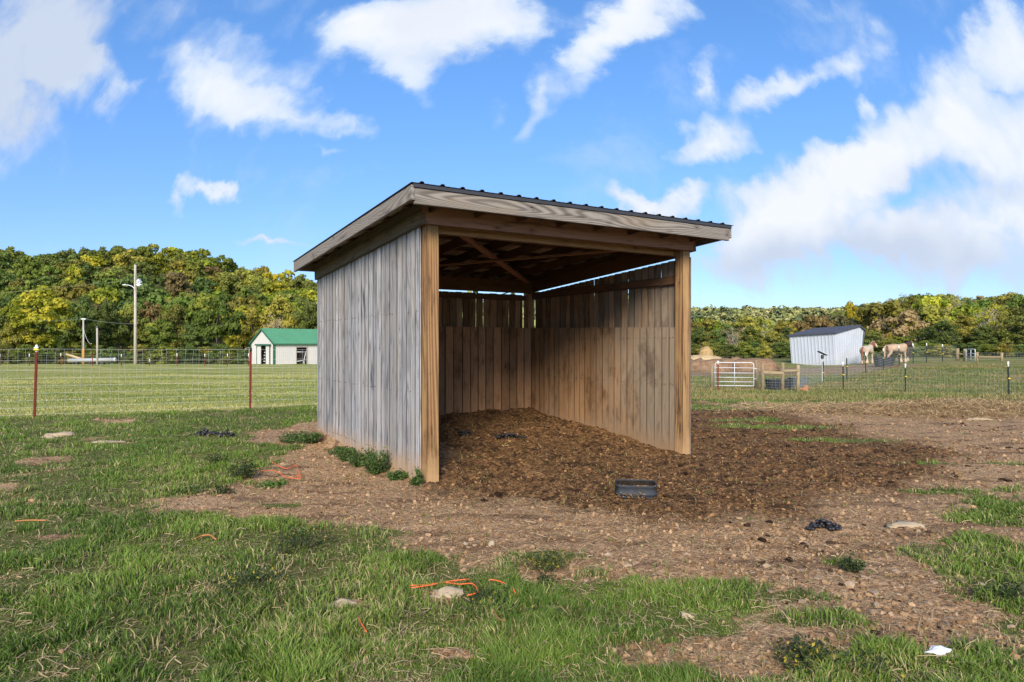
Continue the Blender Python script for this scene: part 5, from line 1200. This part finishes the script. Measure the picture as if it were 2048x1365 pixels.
R2 = [('big2', 'yellow', 1700, 150, 601, 48, 'golden yellow tree rising above the white metal shed roof'), ('big1', 'olive', 1672, 145, 618, 62, 'olive tree left of the golden yellow tree'), ('big4', 'green', 1640, 150, 634, 50, 'green tree above the shed roof left part'),
 ('big0', 'lime', 1712, 138, 640, 50, 'yellow-green tree directly behind the shed ridge'), ('bare0', 'tan', 1757, 135, 628, 55, 'pale bare tree right of the golden yellow tree'),
 ('big3', 'lime', 1800, 125, 622, 66, 'bright yellow-green tree above the tan horse'), ('bare2', 'tan', 1848, 140, 612, 50, 'bare pale-limbed tree under the big dark oak'),
 ('big1', 'dark', 1862, 160, 584, 58, 'big rounded dark oak standing out against the sky'), ('big0', 'olive', 1822, 165, 590, 40, 'rusty olive tree touching the big dark oak'), ('bare1', 'tan', 1580, 150, 646, 50, 'pale bare tree above the left end of the white shed'),
 ('cone0', 'dark', 1936, 150, 594, 30, 'narrow dark green tree right of the big oak'), ('big4', 'green', 2035, 140, 586, 70, 'large green tree against the sky at the right edge'), ('bare1', 'tan', 1958, 140, 620, 60, 'pale bare-limbed tree right of the narrow dark tree'),
 ('big2', 'yellow', 1779, 100, 664, 16, 'small bright yellow tree above the tan horse'), ('big2', 'tan', 1900, 150, 612, 50, 'tan leafed tree between the oak and the narrow dark tree'), ('big2', 'dark', 2100, 140, 585, 80, 'dark tree beyond the right edge of the photo')]
for s, m_, px, d, tp, wp, lb in R2: tree_px(s, m_, px, d, tp, wp, lb)
HRG = 'trees covering the slope behind the right paddock'
HRL = {'lime': 'yellow-green tree on the right slope', 'yellow': 'golden tree on the right slope', 'olive': 'olive green tree on the right slope', 'brown': 'brownish tree on the right slope', 'green': 'mid green tree on the right slope', 'dark': 'dark green tree on the right slope', 'tan': 'pale tan autumn tree on the right slope'}
for d, n in ((125, 14), (165, 14), (200, 14), (230, 14)):
    for k in range(n):
        px = 1340+(k+rg.uniform(.1, .9))*(760/n); x, y = at_px(px, d+rg.uniform(-12, 12)); m_ = rg.choice(['tan', 'olive', 'lime', 'tan', 'olive', 'green', 'brown', 'olive'])
        h = rg.uniform(8, 11) if px > 1600 else rg.uniform(6.5, 9)
        tree('hill%d' % rg.randrange(6) if rg.random() < .75 else 'bare%d' % rg.randrange(3), m_, x, y, h, h*rg.uniform(.85, 1.1), HRL[m_], group=HRG)
# far ridge: one continuous wood
def far_wood(name, x0, x1, y0, y1, n, h, lab, matn, seed, nleaf=150, lf=.11):
    rg = np.random.default_rng(seed); Vs = []; Ts = []; off_ = 0
    yy_ = rg.uniform(y0, y1, n); aa = rg.uniform(x0, x1, n); xx = aa*yy_; zz_ = gz(xx, yy_)
    cs = np.stack([xx, yy_, zz_+h*.55], 1); tot = n*nleaf; li = np.repeat(np.arange(n), nleaf); d = rg.normal(0, 1, (tot, 3)); d /= np.linalg.norm(d, axis=1)[:, None]
    sc_ = (h*rg.uniform(.4, .75, n))[li][:, None]; c = cs[li]+d*sc_*rg.uniform(.6, 1.05, (tot, 1))*np.array([1, 1, .85]); nr_ = d+rg.normal(0, .4, (tot, 3)); nr_ /= np.linalg.norm(nr_, axis=1)[:, None]
    t = np.cross(nr_, rg.normal(0, 1, (tot, 3))); t /= np.linalg.norm(t, axis=1)[:, None]; b_ = np.cross(nr_, t); s = h*lf*rg.uniform(.6, 1.5, (tot, 1))
    V = np.stack([c-t*s-b_*s*.5, c+t*s*.2-b_*s*.8, c+t*s+b_*s*.4, c-t*s*.3+b_*s*.9], 1).reshape(-1, 3)
    tone = np.clip(rg.uniform(0, 1, n)[li]*.8+rg.uniform(0, .3, tot), 0, 1)
    me = np_mesh(name, V, faces_quad=np.arange(tot*4).reshape(-1, 4), attrs={'tone': np.repeat(tone, 4)}); o_ = link(name, me, None, matn); tag(o_, lab, 'woodland', None, 'stuff')
m, g, p, o = new_mat('distant_wood_leaves'); a = g.attr('tone')
col = g.mix(g.ss(a, .15, .6), (.07, .10, .045), (.25, .27, .09)); col = g.mix(g.ss(a, .65, 1.0), col, (.46, .41, .18)); g.set(p.inputs['Base Color'], col); p.inputs['Roughness'].default_value = .8
far_wood('far_wood', .12, .95, 440, 800, 900, 9, 'far wooded ridge of mixed autumn trees behind the right slope', m, 3)
far_wood('middle_wood', -.27, .20, 108, 345, 300, 11, 'mixed wood continuing behind the shelter between the two hillsides', m, 6, 500, .055)
far_wood('distant_wood', -1.0, .45, 345, 620, 900, 12, 'wooded crest continuing behind the left hillside and shelter', m, 4, 110)

# ------------------------------------------------------------------ weeds
def weed(x, y, h, spread, nst, label, leafc=((.035, .07, .018), (.085, .13, .03)), leaf=.014, flowers=0, seed=0, name='weed', nl=26, cat='weed'):
    rg = np.random.default_rng(seed+50); z0 = surf1(x, y); o_ = empty(name, (x, y, z0-.01), 0, label, cat); b = MB(); cs = []
    for k in range(nst):
        a = rg.uniform(0, 6.28); r_ = spread*rg.uniform(.1, 1)**.7; hh_ = h*rg.uniform(.5, 1.0)*(1-.4*(r_/spread)**2)
        p0 = Vector((math.cos(a)*r_*.35, math.sin(a)*r_*.35, 0)); p2_ = Vector((math.cos(a)*r_, math.sin(a)*r_, hh_)); p1_ = p0.lerp(p2_, .5)+Vector((0, 0, hh_*.18)); b.tube([p0, p1_, p2_], [.003, .0022, .001], 4)
        for _ in range(nl):
            t = rg.uniform(.15, 1); q = (p0.lerp(p1_, t*2) if t < .5 else p1_.lerp(p2_, t*2-1)); cs.append(q+Vector(rg.normal(0, spread*.07+.008, 3)))
    b.build('stem', M['weed_stem'], o_)
    c = np.array([q[:] for q in cs]); c[:, 2] = np.maximum(c[:, 2], .004); n = len(c); nr_ = rg.normal(0, 1, (n, 3))+np.array([0, 0, 1.2]); nr_ /= np.linalg.norm(nr_, axis=1)[:, None]
    t = np.cross(nr_, rg.normal(0, 1, (n, 3))); t /= np.linalg.norm(t, axis=1)[:, None]; b_ = np.cross(nr_, t); s = leaf*rg.uniform(.5, 1.4, (n, 1))
    V = np.stack([c-t*s, c-b_*s*.45, c+t*s, c+b_*s*.45], 1).reshape(-1, 3); tt = rg.uniform(0, 1, (n, 1)); colr = (np.array(leafc[0])*(1-tt)+np.array(leafc[1])*tt)
    if flowers: f_ = rg.uniform(0, 1, n) < flowers; colr[f_] = np.array([.42, .34, .04])
    me = np_mesh('leaves', V, faces_quad=np.arange(n*4).reshape(-1, 4), attrs={'col': np.repeat(colr, 4, 0)}); link('leaves', me, o_, M['blade']); return o_
M['weed_stem'] = flat('weed_stem', (.10, .12, .04), .8)
def weed_px(px, py, *a, **k): x, y = px2w(px, py); return weed(x, y, *a, **k)
DK = ((.022, .040, .016), (.06, .085, .028))
weed_px(488, 958, .27, .22, 34, 'dark bushy weed in the grass left of the shelter wall', leafc=DK, flowers=.05, seed=1)
weed_px(435, 930, .20, .20, 18, 'smaller dark weed behind the bushy one', leafc=DK, seed=2)
weed_px(455, 985, .10, .16, 14, 'low dark weed in front of the bushy one', leafc=DK, seed=22)
weed_px(1088, 1138, .14, .19, 34, 'low spreading weed dotted with yellow on the bare dirt', leafc=((.03, .055, .018), (.10, .13, .035)), flowers=.12, leaf=.011, seed=3)
weed_px(1095, 1165, .06, .10, 12, 'thin trailing weed below the yellow dotted one', leafc=DK, leaf=.010, seed=4)
weed_px(1704, 1142, .13, .085, 14, 'single small upright weed in the dirt at right', leafc=DK, leaf=.012, seed=5)
weed_px(600, 1100, .13, .30, 46, 'wide mat of dark small-leafed weeds at the dirt edge left', leafc=DK, flowers=.06, leaf=.010, seed=6)
weed_px(500, 1180, .12, .28, 40, 'dark weed mat in the left foreground grass', leafc=DK, flowers=.08, leaf=.010, seed=7)
weed_px(980, 1225, .10, .26, 36, 'dark weed patch in the foreground grass by the twine', leafc=DK, flowers=.05, leaf=.010, seed=8)
weed_px(1620, 1330, .13, .20, 40, 'yellow-flecked weed at the bottom edge of the photo', leafc=DK, flowers=.14, leaf=.011, seed=9)
weed_px(1740, 1345, .10, .14, 20, 'weed right of the yellow-flecked one at the bottom edge', leafc=DK, flowers=.1, leaf=.011, seed=29)
weed_px(2010, 1200, .10, .22, 26, 'bluish green weed patch at the right edge', leafc=DK, leaf=.012, seed=10)
weed_px(545, 972, .05, .20, 26, 'flat bright green clover patch below the orange twine tangle', leafc=((.06, .13, .02), (.13, .22, .04)), leaf=.020, seed=11, name='clover', cat='clover')
weed_px(380, 985, .04, .25, 20, 'flat green clover strip at the bare patch on the left', leafc=((.06, .11, .02), (.12, .18, .04)), leaf=.016, seed=12, name='clover', cat='clover')
LF_ = ((.045, .095, .025), (.12, .19, .05))
for i, (vv, uu, h_, sp, ns, lb) in enumerate([(3.55, -.28, .22, .22, 34, 'leafy green weed at the rear end of the grey board wall'), (3.9, -.45, .16, .25, 26, 'creeping green weed spilling from the rear corner of the wall'), (2.55, -.15, .16, .16, 20, 'low green weed against the middle of the grey board wall'),
    (2.0, -.20, .20, .18, 26, 'green weed clump left of the tallest one by the wall'), (1.45, -.20, .26, .20, 30, 'broad green weed clump at the wall, second from the front'), (.95, -.20, .30, .20, 32, 'tallest leafy weed against the grey board wall'),
    (.45, -.16, .12, .13, 16, 'small creeping weed near the front post'), (.02, -.10, .24, .07, 12, 'thin climbing weed rising at the front post')]):
    pt_ = LM @ Vector((uu, vv, 0)); weed(pt_.x, pt_.y, h_, sp, ns, lb, leafc=LF_, leaf=.020, seed=60+i, nl=30)

# ------------------------------------------------------------------ horses
def skin_body(name, nodes, edges, mat, parent, sub=2, root=0):
    me = bpy.data.meshes.new(name); me.from_pydata([n[:3] for n in nodes], edges, []); me.update(); ob = bpy.data.objects.new(name, me); COL.objects.link(ob)
    md = ob.modifiers.new('skin', 'SKIN'); md.use_smooth_shade = True
    if not me.skin_vertices: bpy.context.view_layer.objects.active = ob
    sv = me.skin_vertices[0].data if me.skin_vertices else None
    if sv is None: raise RuntimeError('no skin layer')
    for i, n in enumerate(nodes):
        r = n[3]; sv[i].radius = (r, r) if not isinstance(r, tuple) else r
    sv[root].use_root = True
    ob.modifiers.new('sub', 'SUBSURF').levels = sub; ob.modifiers['sub'].render_levels = sub
    bpy.context.view_layer.update(); dg = bpy.context.evaluated_depsgraph_get(); ev = ob.evaluated_get(dg); nm = bpy.data.meshes.new_from_object(ev); nm.name = name
    bpy.data.objects.remove(ob); nm.polygons.foreach_set('use_smooth', [True]*len(nm.polygons)); return link(name, nm, parent, mat)
def horse(px, d, rz, label, coat, neck, mane, turn=0., name='horse', sc=1., tail='mane_brown', mane_r=.05, feather='feather', mside=-1):
    x, y = at_px(px, d); o_ = empty(name, (x, y, gz1(x, y)), rz, label, 'horse'); o_.scale = (sc, sc, sc)
    n = [(-.62, 0, 1.24, (.27, .30)), (-.25, 0, 1.18, (.34, .34)), (.12, 0, 1.12, (.36, .36)), (.48, 0, 1.18, (.27, .33)), (-.84, 0, 1.20, (.23, .22))]; e = [(0, 1), (1, 2), (2, 3), (0, 4)]
    prev = 3; nk = []
    for (a, b_, c, r) in neck: n.append((a, b_, c, r)); e.append((prev, len(n)-1)); prev = len(n)-1; nk.append(prev)
    poll = nk[2]
    pz = Vector(n[poll][:3])
    for s in (-1, 1):
        n.append((pz.x-.02, pz.y+s*.06, pz.z+.10, .03)); e.append((poll, len(n)-1)); n.append((pz.x-.03, pz.y+s*.075, pz.z+.19, .012)); e.append((len(n)-2, len(n)-1))
    feet = []
    for s, dx_ in ((-1, .05), (1, -.08)):
        b0_ = 3
        for q in ((.50+dx_*.3, s*.17, .92, .14), (.50+dx_*.5, s*.17, .72, .085), (.53+dx_, s*.17, .45, .062), (.51+dx_, s*.17, .14, .052), (.55+dx_, s*.17, .03, .075)): n.append(q); e.append((b0_, len(n)-1)); b0_ = len(n)-1
        feet.append(n[-1])
    for s, dx_ in ((-1, -.06), (1, .12)):
        b0_ = 0
        for q in ((-.66, s*.17, 1.02, .22), (-.58+dx_*.4, s*.18, .80, .14), (-.80+dx_, s*.17, .50, .062), (-.76+dx_, s*.17, .14, .052), (-.72+dx_, s*.17, .03, .075)): n.append(q); e.append((b0_, len(n)-1)); b0_ = len(n)-1
        feet.append(n[-1])
    skin_body('body', n, e, M[coat], o_)
    # feathered feet, mane, tail
    for f in feet:
        b = MB(); b.tube([(f[0]-.04, f[1], .34), (f[0]-.03, f[1], .18), (f[0]-.01, f[1], .02)], [.06, .095, .12], 10); b.build('feathering', M[feather], o_)
    b = MB(); rg = random.Random(3); cr = [Vector(n[3][:3])+Vector((.05, 0, .25))]+[Vector(n[i][:3])+Vector((-.06, 0, (n[i][3] if not isinstance(n[i][3], tuple) else n[i][3][0])*.9)) for i in nk[:3]]
    for i in range(len(cr)-1):
        for k in range(9):
            q = cr[i].lerp(cr[i+1], k/9); L = rg.uniform(.26, .42); b.tube([q, q+Vector((.0, mside*.11, -.05)), q+Vector((rg.uniform(-.03, .03), mside*.17, -L*.6)), q+Vector((rg.uniform(-.04, .04), mside*.17, -L))], [mane_r, mane_r, mane_r*.8, mane_r*.2], 5)
    q = cr[-1]
    for k in range(4): b.tube([q, q+Vector((.10, .02*k-.03, 0)), q+Vector((.15, .03*k-.04, -.18))], [.04, .04, .01], 5)
    b.build('mane', M[mane], o_)
    b = MB(); b.tube([(-.90, 0, 1.34), (-1.02, 0, 1.24), (-1.06, 0, .9), (-1.03, 0, .5), (-1.0, 0, .25)], [.05, .07, .09, .07, .02], 8); b.build('tail', M[tail], o_)
    # face blaze and eyes
    p0, p1_, p2_ = Vector(n[nk[2]][:3]), Vector(n[nk[3]][:3]), Vector(n[nk[4]][:3]); fw = (p2_-p0).normalized(); upv = Vector((0, 0, 1))-fw*fw.z; upv = upv.normalized() if upv.length > .1 else Vector((1, 0, 0))
    sdv = fw.cross(upv)
    b = MB()
    for s in (-1, 1): c = p0.lerp(p1_, .55)+sdv*s*.088+upv*.02; b.tube([c-sdv*s*.01, c+sdv*s*.012], .022, 8)
    b.build('eye', M['dark_in'], o_)
    b = MB(); b.tube([p2_-fw*.02, p2_+fw*.055], [.073, .055], 10); b.build('muzzle', M['tank' if coat != 'horse_dark' else 'horse_dark'], o_)
    return o_
NK_UP = [(.72, 0, 1.40, .20), (.92, -.02, 1.58, .14), (1.08, -.06, 1.72, .105), (1.16, -.20, 1.56, .098), (1.19, -.33, 1.34, .062)]
NK_DN = [(.72, 0, 1.36, .21), (.95, -.02, 1.50, .16), (1.14, -.06, 1.54, .115), (1.22, -.12, 1.34, .10), (1.24, -.17, 1.10, .068)]
NK_GR = [(.72, 0, 1.15, .19), (.98, 0, .85, .13), (1.14, 0, .60, .10), (1.18, 0, .38, .085), (1.20, 0, .18, .06)]
horse(1734.5, 53.4, math.radians(42), 'cream horse with brown forelock standing at the end of the white shed', 'horse_white', NK_UP, 'mane_brown', tail='mane_brown', sc=.96)
horse(1794, 52.0, math.radians(4), 'tan horse with long dark mane and feathered feet standing sideways by the tank', 'horse', NK_DN, 'mane', tail='horse', sc=.97, mane_r=.06)
horse(1799, 53.6, math.radians(186), 'dark horse with one white foot mostly hidden behind the tan horse', 'horse_dark', NK_GR, 'mane', tail='mane', sc=.9, feather='horse_white')
print('trees', NTREE)
